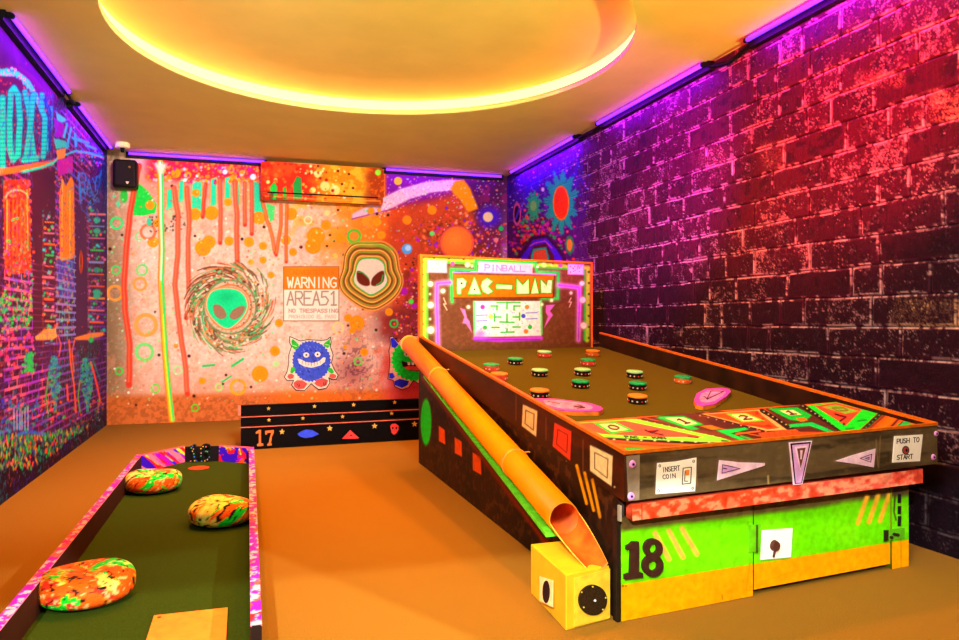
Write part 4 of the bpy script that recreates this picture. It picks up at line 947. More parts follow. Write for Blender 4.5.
studded([[(640, 110), (690, 125), (700, 165), (660, 165), (620, 175), (600, 220), (600, 350), (570, 345), (545, 300), (545, 220), (565, 160), (600, 120)],
         [(600, 220), (650, 205), (690, 225), (708, 280), (695, 335), (660, 365), (600, 350), (620, 330), (655, 325), (665, 285), (650, 250), (600, 250)]], 'numeral', 540, 900)
# hole cup
a = on_z(198.7, 468.5, FZ)
bm = bmesh.new(); lathe(bm, [(0, 0), (.052, 0), (.062, .001), (.066, .004), (.062, .006), (.05, .005), (0, .004)], 28, c=(a[0], a[1], FZ)); link('hole_disc', bm, mat('hole_orange', (238, 74, 34), .6), lane)
# tee mat
bm = bmesh.new(); prism(bm, [(-.278, 2.0, FZ), (-.046, 2.0, FZ), (-.046, 2.645, FZ), (-.273, 2.645, FZ)], [(-.278, 2.0, FZ+.008), (-.046, 2.0, FZ+.008), (-.046, 2.645, FZ+.008), (-.273, 2.645, FZ+.008)])
tm = link('tee_mat', bm, mat('tee_orange', (246, 136, 40), .7, var=.08), lane)
bm = bmesh.new(); rod(bm, (-.255, 2.62, FZ+.008), (-.255, 2.62, FZ+.0105), .006, 10); link('screw', bm, mat('screw_rust', (140, 70, 20)), tm)

# ---- painted bumpers (squashed buns)
BCOL = [(250, 110, 30), (30, 200, 40), (235, 225, 60), (240, 60, 40), (250, 130, 30), (30, 210, 60), (250, 100, 30)]
def bumper(loc, rz, seed, label, dia=.325):
    nu, nv = 120, 64; R_ = dia/2; hh = .062
    u = np.linspace(0, 2*np.pi, nu+1); t = np.linspace(-math.pi/2, math.pi/2, nv)
    W = np.zeros((nv, nu+1, 3))
    for j, a in enumerate(t):
        ca, sa = math.cos(a), math.sin(a); r = R_*(.62*(abs(ca)**.5 if ca > 0 else 0)+.38*(ca if ca > 0 else 0)); z = hh*np.sign(sa)*abs(sa)**.72
        if sa > 0: z -= .020*math.exp(-(r/(R_*.42))**2)
        W[j, :, 0] = r*np.cos(u); W[j, :, 1] = r*np.sin(u); W[j, :, 2] = z+hh
    W[..., 2] += .006*np.sin(u*2+seed)[None, :]*np.exp(-((W[..., 2]-2*hh)/.05)**2)
    C = splash_fn(W, seed, (240, 120, 30), BCOL, sc=2.4)
    n = fbm(W[..., 0]*60+seed*9, (W[..., 1]+W[..., 2])*60, 3); n2 = fbm(W[..., 0]*14+seed, W[..., 1]*14+W[..., 2]*9, 3)
    def mx(m, c): 
        nonlocal C
        C = C*(1-m[..., None])+np.asarray(c, float)/255*m[..., None]
    mx(sstep(.6, .64, n2)*.8, (240, 235, 120)); mx(sstep(.6, .63, n)*sstep(.5, .58, n2), (20, 14, 10)); mx(sstep(.68, .70, n)*.9, (20, 14, 10)); mx(sstep(.36, .33, n)*.7, (250, 240, 160))
    ca_, sa_ = math.cos(rz), math.sin(rz); X = W[..., 0]*ca_-W[..., 1]*sa_; Y = W[..., 0]*sa_+W[..., 1]*ca_
    o = grid_mesh('lane_bumper', np.stack([X, Y, W[..., 2]], -1), C, paint_mat('bumper_paint', .5, 160, .1, bump=.6), smooth=True)
    o.location = (loc[0], loc[1], FZ-.001); tag(o, label, 'bumper', 'painted bumpers on the golf lane'); return o
b1 = on_z(86, 590, .05); b2 = on_z(153.5, 484.5, .05); b3 = on_z(221.5, 515.5, .05)
bumper(b1, .3, 1.3, 'round splash-painted bumper with a black speckled patch, nearest the camera on the green lane', .315)
bumper(b2, 1.2, 4.6, 'round splash-painted bumper by the left board near the lane end board', .305)
bumper(b3, 2.2, 8.2, 'round splash-painted bumper touching the right side board of the green lane', .30)

# ================================================================== PINBALL TABLE
TX0, TX1, TY, TY2 = 1.155, 2.607, 2.13, 5.03; SL = .1103; SKX = .0965
def fy(x, base=TY): return base+SKX*(x-TX0)
def zt(y, z0=.552): return z0+SL*(y-TY)
tab = empty('pinball_table', (1.88, 3.6, 0), 'giant wooden pinball style golf table numbered 18 with green and orange doors', 'game table')
wood_dark = mat('dark_stained_ply', (46, 20, 10), .5, scale=9, var=.3); wood_edge = mat('orange_wood_edge', (210, 106, 16), .5, scale=30)
pt = paint_mat('table_paint', .5, 40, .12, spec=.4)
# upper left side board with painted face
W = quad_grid((TX0, TY2, zt(TY2, .403)), (TX0, TY, .403), (TX0, TY, .552), (TX0, TY2, zt(TY2)), .0035, .0035)
p = Paint(W); wy, wz = W[..., 1], W[..., 2]; nn = fbm(wy*2.5, wz*9, 4); n4 = fbm(wy*22, wz*70, 3)
p.fill((48, 18, 8)); p.mix(sstep(.45, .65, nn)*.8, (84, 28, 8)); p.mix(sstep(.5, .7, n4)*.5, (34, 16, 10)); p.mix(sstep(.62, .7, n4)*.12, (150, 80, 30))
for x, y0, y1 in ((516, 395, 420), (546, 418, 440), (583, 440, 480)): p.stroke([(x, y0), (x, y1)], 1.0, (140, 90, 50), .7)
def side_card(q, base, ink):
    p.poly(q, base); c = np.mean(q, 0); inn = [(c[0]+(x-c[0])*.58, c[1]+(y-c[1])*.62) for x, y in q]; p.stroke(inn+inn[:1], .8, ink, .95)
side_card([(522.9, 404.4), (537.4, 411), (536.2, 436.8), (521.7, 425.8)], (240, 206, 140), (60, 30, 10))
side_card([(554.5, 422.7), (571.4, 431.4), (570.2, 460.7), (552.6, 446.1)], (238, 66, 40), (80, 14, 8))
side_card([(590, 445), (612.8, 456), (611.6, 486.4), (590, 470.7)], (248, 226, 170), (60, 30, 10))
for (a, b, c, d) in ((576.7, 465.6, 586.6, 503.5), (584.7, 473, 593.6, 510.5), (592.4, 480, 600, 517)): p.stroke([(a, b), (c, d)], 3, (240, 168, 30), .95)
for x, y in ((614.5, 487), (608, 497), (566, 462), (491, 410)): p.disc(x, y, 1, (220, 180, 130), .9)
grid_mesh('side_panel', W, p.C, pt, tab, thick=(.016, 0, 0), back=(60, 30, 14))
# lower left base side
LB = TX0+.012
W = quad_grid((LB, TY2+.06, 0.001), (LB, 2.19, 0.001), (LB, 2.19, zt(2.19, .402)), (LB, TY2+.06, zt(TY2, .402)), .004)
p = Paint(W); wy, wz = W[..., 1], W[..., 2]; nn = fbm(wy*4, wz*4, 4); n4 = fbm(wy*40, wz*40, 3)
p.fill((40, 18, 10)); p.mix(sstep(.45, .65, nn)*.7, (22, 11, 8)); p.mix(sstep(.55, .66, n4)*.45, (120, 66, 30))
p.disc(426, 422, 5.4, (20, 235, 50), 1, 23.5)
for q in ([(438.7, 425.6), (444.8, 430), (445.2, 444.5), (438.9, 441)], [(454.6, 437.3), (461.7, 441.5), (462, 457), (454.8, 453)], [(472.6, 452.3), (480.8, 457), (481.3, 475), (472.9, 470)]): p.poly(q, (244, 92, 22))
p.stroke([(423, 378), (547, 545)], 5, (130, 30, 14), .8, 3)
for (a, b, c, d) in ((576.7, 465.6, 586.6, 503.5), (584.7, 473, 593.6, 510.5), (592.4, 480, 600, 517)): p.stroke([(a, b), (c, d)], 3, (240, 168, 30), .95)
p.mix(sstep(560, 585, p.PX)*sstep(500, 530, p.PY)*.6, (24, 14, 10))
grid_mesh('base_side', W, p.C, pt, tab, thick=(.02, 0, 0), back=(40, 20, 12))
# right side, far side
bm = bmesh.new(); XR_ = TX1
prism(bm, [(XR_-.016, fy(XR_), zt(fy(XR_), .40)), (XR_, fy(XR_), zt(fy(XR_), .40)), (XR_, fy(XR_, TY2), zt(fy(XR_, TY2), .40)), (XR_-.016, fy(XR_, TY2), zt(fy(XR_, TY2), .40))],
      [(XR_-.016, fy(XR_), zt(fy(XR_))), (XR_, fy(XR_), zt(fy(XR_))), (XR_, fy(XR_, TY2), zt(fy(XR_, TY2))), (XR_-.016, fy(XR_, TY2), zt(fy(XR_, TY2)))])
link('side_panel', bm, wood_dark, tab)
bm = bmesh.new(); prism(bm, [(2.50, 2.345, 0), (2.52, 2.345, 0), (2.52, 5.15, 0), (2.50, 5.15, 0)], [(2.50, 2.345, .41), (2.52, 2.345, .41), (2.52, 5.15, .70), (2.50, 5.15, .70)]); link('base_side', bm, wood_dark, tab)
bm = bmesh.new(); prism(bm, [(LB+.02, TY2+.02, 0), (2.5, TY2+.14, 0), (2.5, TY2+.16, 0), (LB+.02, TY2+.05, 0)], [(LB+.02, TY2+.02, .70), (2.5, TY2+.14, .70), (2.5, TY2+.16, .70), (LB+.02, TY2+.05, .70)]); link('base_back', bm, wood_dark, tab)
# rails (orange top edges)
for x0, x1 in ((TX0-.002, TX0+.017), (TX1-.016, TX1+.002)):
    bm = bmesh.new(); ya, yb = fy(x0), fy(x0, TY2)
    prism(bm, [(x0, ya, zt(ya)+.0005), (x1, ya, zt(ya)+.0005), (x1, yb, zt(yb)+.0005), (x0, yb, zt(yb)+.0005)], [(x0, ya, zt(ya)+.012), (x1, ya, zt(ya)+.012), (x1, yb, zt(yb)+.012), (x0, yb, zt(yb)+.012)])
    link('rail', bm, wood_edge, tab)
bm = bmesh.new(); prism(bm, [(TX0, TY-.003, zt(TY)+.0005), (TX1, fy(TX1)-.003, zt(fy(TX1))+.0005), (TX1, fy(TX1)+.018, zt(fy(TX1))+.0005), (TX0, TY+.018, zt(TY)+.0005)],
      [(TX0, TY-.003, zt(TY)+.011), (TX1, fy(TX1)-.003, zt(fy(TX1))+.011), (TX1, fy(TX1)+.018, zt(fy(TX1))+.009), (TX0, TY+.018, zt(TY)+.009)]); link('rail', bm, wood_edge, tab)
# front apron
AZ0, AZ1 = .403, .4165; PF = Pl((TX0, TY, .5), (SKX, -1, 0)); AP = .9
W = quad_grid((TX0, TY, AZ0), (TX1, fy(TX1), AZ1), (TX1, fy(TX1), zt(fy(TX1))), (TX0, TY, .552), .003)
p = Paint(W); wx, wz = W[..., 0], W[..., 2]; nn = fbm(wx*3, wz*26, 4); n4 = fbm(wx*20, wz*60, 3)
p.fill((98, 82, 56)); p.mix(sstep(.42, .62, nn)*.75, (54, 42, 28)); p.mix(sstep(.55, .7, n4)*.3, (120, 104, 70))
p.stroke([(696.5, 470), (697, 486)], 1.3, (150, 120, 80), .6); p.stroke([(768, 476), (768.5, 486)], 2, (170, 150, 100), .8); p.stroke([(876, 440), (878, 466)], 1.3, (160, 130, 90), .6); p.stroke([(880.5, 436), (878.5, 468)], 1.2, (150, 120, 80), .6)
for q in ([(657, 463), (696, 457.5), (694.5, 491), (655.5, 494)], [(719, 460), (765, 463.5), (716.8, 480.3)], [(835, 461), (875, 448.6), (873.2, 467.3)], [(788.6, 442.4), (811.7, 440.6), (802, 484), (793, 484.6)], [(894, 436.2), (922.2, 434.4), (919.3, 461), (891.9, 462.5)]):
    p.poly(q, (150, 120, 110), .45, 3, 1.2)  # soft glow of the white cards, painted into the apron round them
grid_mesh('apron', W, p.C, pt, tab, thick=(.016*SKX, .016, 0), back=(80, 60, 40))
white = mat('white_card', (252, 248, 236), .6, var=.03); ink = mat('ink_black', (24, 18, 26), .6); lil = mat('lilac_paint', (226, 170, 238), .6); pkw = mat('pale_pink', (252, 216, 244), .6); brn = mat('brown_paint', (120, 66, 50), .6); inkp = mat('ink_purple', (70, 20, 90), .6)
# coin card
bm = bmesh.new(); PF.plate(bm, [(657, 463), (676, 461.4), (696, 457.5), (695.6, 475), (694.5, 491), (655.5, 494), (656, 478)], 0, .003, 0)
for ln in quad_text('INSERT', [(661.5, 467.5), (679, 465.4), (679.2, 470), (661.8, 472)]): PF.ribbon(bm, ln, .65, .003, .0006, 1)
for ln in quad_text('COIN', [(662, 474.8), (674.5, 473.2), (674.8, 477.6), (662.3, 479)]): PF.ribbon(bm, ln, .65, .003, .0006, 1)
PF.ribbon(bm, [(682.5, 468), (690.8, 467), (690, 483), (681.6, 484), (682.5, 468)], .8, .003, .0006, 1); PF.ribbon(bm, [(684.5, 471), (684, 481), (687, 481)], .7, .003, .0006, 1)
PF.plate(bm, [(684.6, 470), (688.8, 469.6), (688.4, 475), (685.2, 475.4)], .003, .0006, 2)
for x, y in ((659.2, 465.6), (693, 461), (692, 488), (658, 490.6)): PF.ribbon(bm, circ(x, y, .9, 1.3, 8)+circ(x, y, .9, 1.3, 8)[:1], .5, .003, .0006, 1)
link('coin_card', bm, [white, ink, mat('coin_orange', (230, 140, 50))], tab)
bm = bmesh.new(); PF.plate(bm, [(894, 436.2), (922.2, 434.4), (919.3, 461), (891.9, 462.5)], 0, .003, 0)
for ln in quad_text('PUSH TO', [(896.4, 439), (918.5, 437), (918.2, 441.8), (896.2, 443.6)]): PF.ribbon(bm, ln, .7, .003, .0006, 1)
for ln in quad_text('START', [(896.4, 455), (912, 454), (911.8, 458.6), (896.2, 459.6)]): PF.ribbon(bm, ln, .7, .003, .0006, 1)
PF.plate(bm, circ(904.9, 450.2, 3.6, 4.4), .003, .0008, 1); PF.plate(bm, circ(904.7, 450.2, 2.7, 3.5), .0038, .0006, 2); PF.plate(bm, circ(905.5, 450.2, 1.1, 1.6), .0044, .0006, 1)
link('start_card', bm, [white, ink, mat('button_red', (176, 66, 60))], tab)
bm = bmesh.new(); PF.plate(bm, [(719, 460), (740, 462.3), (764.5, 463), (764, 465.5), (740, 473), (716.8, 480.3)], 0, .003, 0); PF.plate(bm, [(721.8, 464.4), (739.5, 468.4), (721.2, 473)], .003, .0006, 1)
PF.ribbon(bm, [(721.8, 464.4), (739.5, 468.4), (721.2, 473), (721.8, 464.4)], .6, .0036, .0005, 2); PF.ribbon(bm, [(722.6, 468), (726, 468.6)], .9, .0036, .0005, 2); link('arrow_plate', bm, [pkw, lil, inkp], tab)
bm = bmesh.new(); PF.plate(bm, [(835, 461), (852, 455.2), (875, 448.6), (874.2, 458), (873.2, 467.3), (855, 463.8)], 0, .003, 0); PF.ribbon(bm, [(859.4, 458.2), (871, 454), (870, 462), (859.4, 458.2)], .7, .003, .0006, 2)
PF.plate(bm, [(862.8, 458.2), (869.6, 455.8), (869, 460.4)], .003, .0006, 1); PF.ribbon(bm, [(864.8, 458.2), (868.2, 457), (868, 459.4), (864.8, 458.2)], .5, .0036, .0005, 2); link('arrow_plate', bm, [pkw, lil, inkp], tab)
bm = bmesh.new()
for q, o_, i_ in (([(788.6, 442.4), (811.7, 440.6), (802, 484.2), (793, 484.8)], 0, 1), ([(789.8, 443.4), (810.4, 441.7), (801.4, 483.2), (794.3, 483.8)], .002, 0), ([(791.6, 445), (808.6, 443.4), (800.6, 482.4), (795.2, 482.9)], .0026, 2), ([(794, 446.8), (806.8, 445.4), (799.6, 470)], .0032, 1), ([(796.2, 448.4), (804.8, 447.4), (799.8, 468)], .0038, 3)):
    PF.plate(bm, q, o_ if o_ else 0, .002 if o_ == 0 else .0006, i_)
PF.plate(bm, [(799.2, 450), (801.6, 450), (800.6, 459), (799.4, 459)], .0044, .0006, 1); link('centre_plate', bm, [ink, pkw, lil, brn], tab)
# lilac bolts with corner strips
bm = bmesh.new(); PF.plate(bm, [(626, 456), (639.5, 454.6), (639, 500), (628, 501)], 0, .002); link('corner_strip', bm, mat('grey_strip', (150, 134, 112), .5, .2), tab)
for x, y, r in ((632, 464, 4), (630.5, 496, 4), (935.3, 433.5, 2.4), (932.6, 457, 2.8)):
    bm = bmesh.new(); c0 = PF.at(x, y, .002); c1 = PF.at(x, y, .007); rr = r/F*np.linalg.norm(c0-CAM)*.95
    rod(bm, c0, c1, rr, 18, 0, rr*.8); rod(bm, c1, PF.at(x, y, .009), rr*.35, 10, 1); link('bolt', bm, [mat('bolt_lilac', (240, 160, 240)), inkp], tab)
# kick beam
W = quad_grid((1.188, fy(1.188, TY+.004), .338), (2.53, fy(2.53, TY+.004), .347), (2.53, fy(2.53, TY+.004), .402), (1.188, fy(1.188, TY+.004), .389), .004)
p = Paint(W); wx, wz = W[..., 0], W[..., 2]; nn = fbm(wx*26, wz*50, 4); n4 = fbm(wx*3, wz*3, 3)
p.fill((226, 74, 42)); p.mix(sstep(.3, .7, (wx-1.166)/1.36)*.6, (224, 96, 92)); p.mix(sstep(.5, .6, nn)*.75, (240, 160, 120)); p.mix(sstep(.42, .34, nn)*.6, (160, 50, 20)); p.mix(sstep(.55, .65, fbm(wx*12, wz*20, 3))*.4, (240, 190, 150))
p.stroke([(642, 500), (642, 522)], 1, (120, 40, 20), .8)
grid_mesh('kick_beam', W, p.C, pt, tab, thick=(.05*SKX, .05, 0), back=(200, 70, 40))
bm = bmesh.new(); PL = Pl((TX0, 0, 0), (1, 0, 0)); box(bm, TX0-.004, TX0+.003, 2.152, 2.168, .335, .385); link('corner_block', bm, mat('grey_block', (150, 140, 120), .5), tab)
# doors
BP = Pl((1.15, 2.18, 0), (.1132, -1, 0))
def by(x): return 2.18+.1132*(x-1.15)
def door_paint(W):
    p = Paint(W); PX, PY = p.PX, p.PY; wx, wz = W[..., 0], W[..., 2]; nn = fbm(wx*5, wz*12, 4); n4 = fbm(wx*30, wz*60, 3)
    p.fill((252, 168, 8)); p.mix(sstep(.5, .7, nn)*.3, (246, 150, 6)); p.mix(sstep(.64, .72, n4)*.15, (220, 130, 10))
    gl_ = 585.2+(PX-618)*(-.158)+sstep(740, 900, PX)*0; gt_ = 531.7+(PX-619.6)*(-.1262)
    m_ = sstep(1.0, -.6, PY-gl_)
    p.mix(m_, (112, 224, 12)); p.mix(m_*sstep(-14, 2, PY-gl_)*.35, (88, 200, 10)); p.mix(m_*sstep(.5, .7, nn)*.35, (150, 240, 40))
    p.mix(sstep(3.5, -3.5, PY-gt_+(nn-.5)*6), (96, 80, 44)); p.mix(sstep(3, -6, PY-gt_)*sstep(.5, .65, n4)*.5, (60, 46, 26))
    return p
W = quad_grid((1.172, by(1.172), .002), (1.727, by(1.727), .002), (1.727, by(1.727), .345), (1.172, by(1.172), .337), .0028)
p = door_paint(W)
for a, b in (((655, 533), (669, 559)), ((669, 531), (683, 557)), ((682, 528.5), (697, 554))): p.stroke([a, b], 5, (255, 190, 90), .85, 2)
p.stroke([(748, 522), (749, 545), (754, 546)], .7, (90, 150, 10), .6); p.stroke([(750, 563), (746, 590), (754, 590)], .7, (190, 110, 10), .6); p.stroke([(722, 595), (722.5, 599)], 1, (140, 70, 10), .8); p.disc(623, 586, 1, (50, 60, 10), .9); p.disc(626, 586, .8, (50, 60, 10), .9)
DL = grid_mesh('door', W, p.C, pt, tab, thick=(.018*.113, .018, 0), back=(60, 60, 20)); DL['label'] = 'left green and orange door panel with the number 18'
W = quad_grid((1.735, by(1.735)+.004, .022), (2.432, by(2.432)+.004, .022), (2.432, by(2.432)+.004, .356), (1.735, by(1.735)+.004, .346), .0028)
p = door_paint(W)
for dx in (0, 11, 22): p.stroke([(867+dx, 497-dx*.1), (858+dx, 523-dx*.1)], 5, (255, 190, 60), .85, 2)
p.stroke([(760, 582), (780, 576), (799, 570)], .5, (210, 130, 10), .6); p.stroke([(762, 592), (790, 584)], .5, (210, 130, 10), .5)
DRR = grid_mesh('door', W, p.C, pt, tab, thick=(.018*.113, .018, 0), back=(60, 60, 20)); DRR['label'] = 'right green and orange door panel with white card'
W = quad_grid((2.438, by(2.438), .001), (2.534, by(2.534), .001), (2.534, by(2.534), .368), (2.438, by(2.438), .366), .004)
p = door_paint(W); p.stroke([(901, 478), (901, 570)], .8, (120, 90, 10), .5); p.poly([(893, 480), (903, 478), (903, 492), (893, 494)], (70, 50, 40), .9); p.stroke([(895, 495), (894, 512), (896, 520)], 1.6, (60, 60, 20), .9)
grid_mesh('corner_post', W, p.C, pt, tab, thick=(0, .05, 0), back=(120, 140, 20))
bm = bmesh.new(); box(bm, TX0+.002, 1.168, 2.183, 2.21, 0, .337); link('corner_post', bm, mat('black_post', (30, 20, 14), .5), tab)
bm = bmesh.new(); prism(bm, [(1.172, by(1.172)+.03, .30), (2.5, by(2.5)+.03, .30), (2.5, by(2.5)+.05, .30), (1.172, by(1.172)+.05, .30)], [(1.172, by(1.172)+.03, .40), (2.5, by(2.5)+.03, .41), (2.5, by(2.5)+.05, .41), (1.172, by(1.172)+.05, .40)]); link('cross_rail', bm, wood_dark, tab)
# number 18
nm = mat('number_dark', (58, 30, 22), .55, scale=60)
def np18(l): return [(600+x/5.82, 490+y/5.82) for x, y in l]
bm = bmesh.new(); BP.plate(bm, np18([(145, 322), (165, 312), (180, 296), (216, 296), (216, 470), (238, 478), (240, 504), (135, 516), (135, 488), (165, 480), (170, 342), (145, 345)]), 0, .012); link('numeral', bm, nm, DL)
bm = bmesh.new()
def annulus(bm, pl, f, cx, cy, rx, ry, ix, iy, t, n=28):
    for i in range(n):
        a, b = 2*math.pi*i/n, 2*math.pi*(i+1)/n
        q = [(cx+rx*math.cos(a), cy+ry*math.sin(a)), (cx+rx*math.cos(b), cy+ry*math.sin(b)), (cx+ix*math.cos(b), cy+iy*math.sin(b)), (cx+ix*math.cos(a), cy+iy*math.sin(a))]
        pl.plate(bm, f(q), 0, t)
annulus(bm, BP, np18, 300, 336, 54, 57, 23, 27, .012); annulus(bm, BP, np18, 298, 436, 60, 64, 27, 30, .0125); link('numeral', bm, nm, DL)
# white card with round socket
bm = bmesh.new(); BP.plate(bm, [(761.6, 530.3), (792, 528), (790.3, 557), (760.2, 559.8)], 0, .003); link('white_card', bm, white, DRR)
bm = bmesh.new(); c0 = BP.at(773.4, 545.2, .003); rr = 5/F*np.linalg.norm(c0-CAM); rod(bm, c0, BP.at(773.4, 545.2, .016), rr, 18, 0, rr*.85); rod(bm, BP.at(773, 549, .010), BP.at(772.2, 556.5, .006), .004, 8); link('socket', bm, mat('socket_brown', (84, 44, 34)), DRR)
# hinges and clasp
bm = bmesh.new(); BP.plate(bm, [(748, 525), (760, 524), (760, 551), (748, 552.5)], 0, .0035); link('hinge', bm, mat('hinge_green', (104, 208, 14), .5), DL)
bm = bmesh.new(); rod(bm, BP.at(755.8, 524.5, .006), BP.at(755.6, 552, .006), .004, 8); link('hinge_pin', bm, mat('hinge_dark', (60, 80, 10)), DL)
bm = bmesh.new(); BP.plate(bm, [(883, 530), (903.5, 527.5), (903.5, 538.5), (883, 540.5)], 0, .005, 0); BP.plate(bm, [(882.5, 530), (886.5, 529.6), (886.5, 540), (882.5, 540.5)], .005, .004, 1)
for (x, y) in ((890, 537), (893, 534), (896, 534.5)): BP.plate(bm, circ(x, y, 1.8, 1.8, 8), .005, .004, 1)
link('clasp', bm, [mat('clasp_green', (90, 180, 20)), mat('clasp_dark', (60, 50, 30), .4, .5)], DRR)
bm = bmesh.new()
for (y0, y1) in ((494, 503), (506, 514), (516, 526)): BP.plate(bm, [(897.8, y0), (900.4, y0), (900, y1), (897.4, y1)], 0, .004)
link('hinge', bm, ink, DRR)

# ---- felt play surface and raised scoring board
FS = .1145; FZ0 = .442
def zf(y): return FZ0+FS*(y-TY)
bm = bmesh.new(); x0, x1 = TX0+.017, TX1-.017
ya, yb = fy(x0, TY+.018), fy(x0, TY2-.005); yc, yd = fy(x1, TY+.018), fy(x1, TY2-.005)
prism(bm, [(x0, ya, zf(ya)-.015), (x1, yc, zf(yc)-.015), (x1, yd, zf(yd)-.015), (x0, yb, zf(yb)-.015)], [(x0, ya, zf(ya)), (x1, yc, zf(yc)), (x1, yd, zf(yd)), (x0, yb, zf(yb))])
link('play_felt', bm, mat('olive_felt', (84, 74, 10), .95, var=.1, scale=200, spec=.05), tab)
PFT = Pl((1.5, TY, FZ0), (0, -FS, 1))
PSC = Pl((1.5, TY, .538), (0, -SL, 1))
q0 = PSC.at(583, 423); 
sx0, sx1 = x0+.002, x1-.002
def zs_(y): return .538+SL*(y-TY)
yL1 = 2.62; yR1 = 2.775
W = quad_grid((sx0, fy(sx0, TY+.019), zs_(fy(sx0, TY+.019))), (sx1, fy(sx1, TY+.019), zs_(fy(sx1, TY+.019))), (sx1, yR1, zs_(yR1)), (sx0, yL1, zs_(yL1)), .0028)
p = Paint(W); wx, wy = W[..., 0], W[..., 1]; nn = fbm(wx*12, wy*12, 4)
CO = (240, 96, 74); LM = (140, 238, 70); BR = (74, 34, 22); OG = (238, 104, 24)
p.fill(OG); p.mix(sstep(.5, .65, nn)*.4, (206, 70, 20))
# brown and dotted bands
p.poly([(600, 436), (735, 442), (800, 432), (800, 470), (600, 470)], OG)
p.poly([(634, 419), (700, 410), (740, 412), (800, 432), (760, 440), (735, 441)], BR, .95)
for a, b in (((636, 419), (735, 441)), ((645, 418), (745, 440)), ((655, 416.5), (760, 436)), ((690, 413), (775, 431)), ((700, 411), (790, 428))): p.stroke([a, b], .9, (230, 120, 40), .8)
for i in range(14): p.disc(640+i*7.3, 420+i*1.62, .9, (230, 220, 180), .9)
# coral triangle with lime border
p.poly([(560, 424), (626, 419.4), (636, 419), (734, 440.5), (725, 443.5), (700, 442), (606, 438.5)], LM)
p.poly([(560, 424.5), (624, 420.6), (704, 437), (660, 437), (603, 434)], CO)
p.text('PAC - MAN', [(624, 435.8), (664, 437), (666, 439), (626, 437.8)], .8, (20, 30, 10), .95)
p.stroke([(645, 430), (652, 433), (648, 431.5), (658, 430.6), (652, 432.5), (663, 435)], 1.4, (60, 14, 14), .95); p.stroke([(688, 436.2), (698, 437.5)], 1.3, (90, 20, 14), .9)
p.stroke([(722, 440.6), (728, 441.4)], 1.4, (30, 60, 20), .9)
# dotted black band below, stripes, green sliver
p.stroke([(598, 438.2), (650, 441), (700, 443.2), (760, 444)], 2.4, (34, 26, 16), 1)
for i in range(12): p.disc(614+i*13.6, 439.4+i*.42, 1.5, (210, 230, 190), .9, .8)
p.stroke([(605, 441.5), (660, 445.5), (720, 447)], 1.4, (190, 60, 20), .9); p.stroke([(606, 443.5), (650, 447.6), (700, 448.6)], 1.6, (240, 120, 20)); p.stroke([(608, 446), (660, 450)], 1.3, (170, 70, 24))
p.poly([(622, 448), (640, 448.2), (660, 449.6), (640, 452), (628, 452)], (20, 190, 60))
# cards with numerals
GR = (20, 200, 60); CR = (238, 232, 170)
def card(q, t, g=GR, k=.72):
    p.poly(q, g, 1, .7); c = np.mean(q, 0); inn = [(c[0]+(x-c[0])*k, c[1]+(y-c[1])*k) for x, y in q]; p.poly(inn, CR, 1, .6)
    c2 = [(c[0]+(x-c[0])*.36, c[1]+(y-c[1])*.42) for x, y in q]; p.text(t, c2, 1.5, (60, 20, 10), 1, .6)
card([(593, 422.8), (616, 422), (634.4, 430.7), (611, 433.8)], '0')
# first "1" card and bars
p.poly([(650, 417.5), (700, 412), (716, 430), (700, 431), (660, 420)], (90, 44, 24), .7)
p.stroke([(660, 421), (700, 431.5), (730, 436)], 3, (110, 60, 36), .9); p.poly([(655, 417.6), (668, 416), (700, 429), (692, 430.5)], (40, 180, 70), .9)
card([(657.5, 416.5), (683.8, 415.9), (704, 424.4), (686, 427.4)], '1')
p.poly([(700, 426), (711, 425), (722, 428.6), (713, 430)], (240, 120, 30))
# orange "2" triangle
p.poly([(696, 413.6), (762, 408.6), (795, 430), (765, 432.5)], (44, 24, 18), 1); p.poly([(701.3, 413.8), (758.8, 409.4), (787, 429.8), (767, 431)], (250, 176, 110)); p.poly([(706, 414.3), (757.5, 410.6), (779, 428), (768, 429.5)], (238, 84, 24))
p.stroke([(762, 414), (778, 426)], 2.2, (250, 170, 110), .9); p.disc(757, 413, 1.6, (160, 40, 14)); p.disc(762, 420, 2, (160, 40, 14)); p.disc(768, 426, 3, (160, 40, 14), 1, 1.4); p.stroke([(740, 424), (772, 427)], 1.6, (180, 50, 20))
for i in range(9): p.disc(700+i*8.2, 415.4+i*2.0, .8, (220, 170, 120), .8)
card([(726, 413.8), (746, 413), (765, 420.8), (742.5, 422.2)], '2', (110, 200, 60))
p.stroke([(762, 410.5), (795, 430)], 4.2, (26, 22, 14), 1)
for i in range(8): p.disc(764+i*4.4, 411.5+i*2.6, .9, (210, 200, 140), .9, .7)
# green zigzag
p.poly([(715, 430.6), (745, 427.4), (749, 429.4), (731, 433.2), (750, 441), (741, 441.5)], (10, 205, 80)); p.poly([(705, 432), (716, 430.6), (742, 441.2), (732, 441)], (110, 56, 30), .9)
p.stroke([(736, 434), (760, 431)], 1.4, (230, 110, 30)); p.stroke([(741, 436), (757, 441)], 2.0, (70, 170, 60)); p.stroke([(746, 434), (762, 440)], 1.2, (60, 30, 10), .8)
p.poly([(758, 433), (800, 428.5), (830, 431), (826, 436), (765, 442)], (214, 82, 30), .9)
for i in range(9): p.stroke([(768+i*6, 432.5-i*.3), (770+i*6, 437-i*.3), (766+i*6, 438-i*.3)], .8, (120, 40, 20), .8)
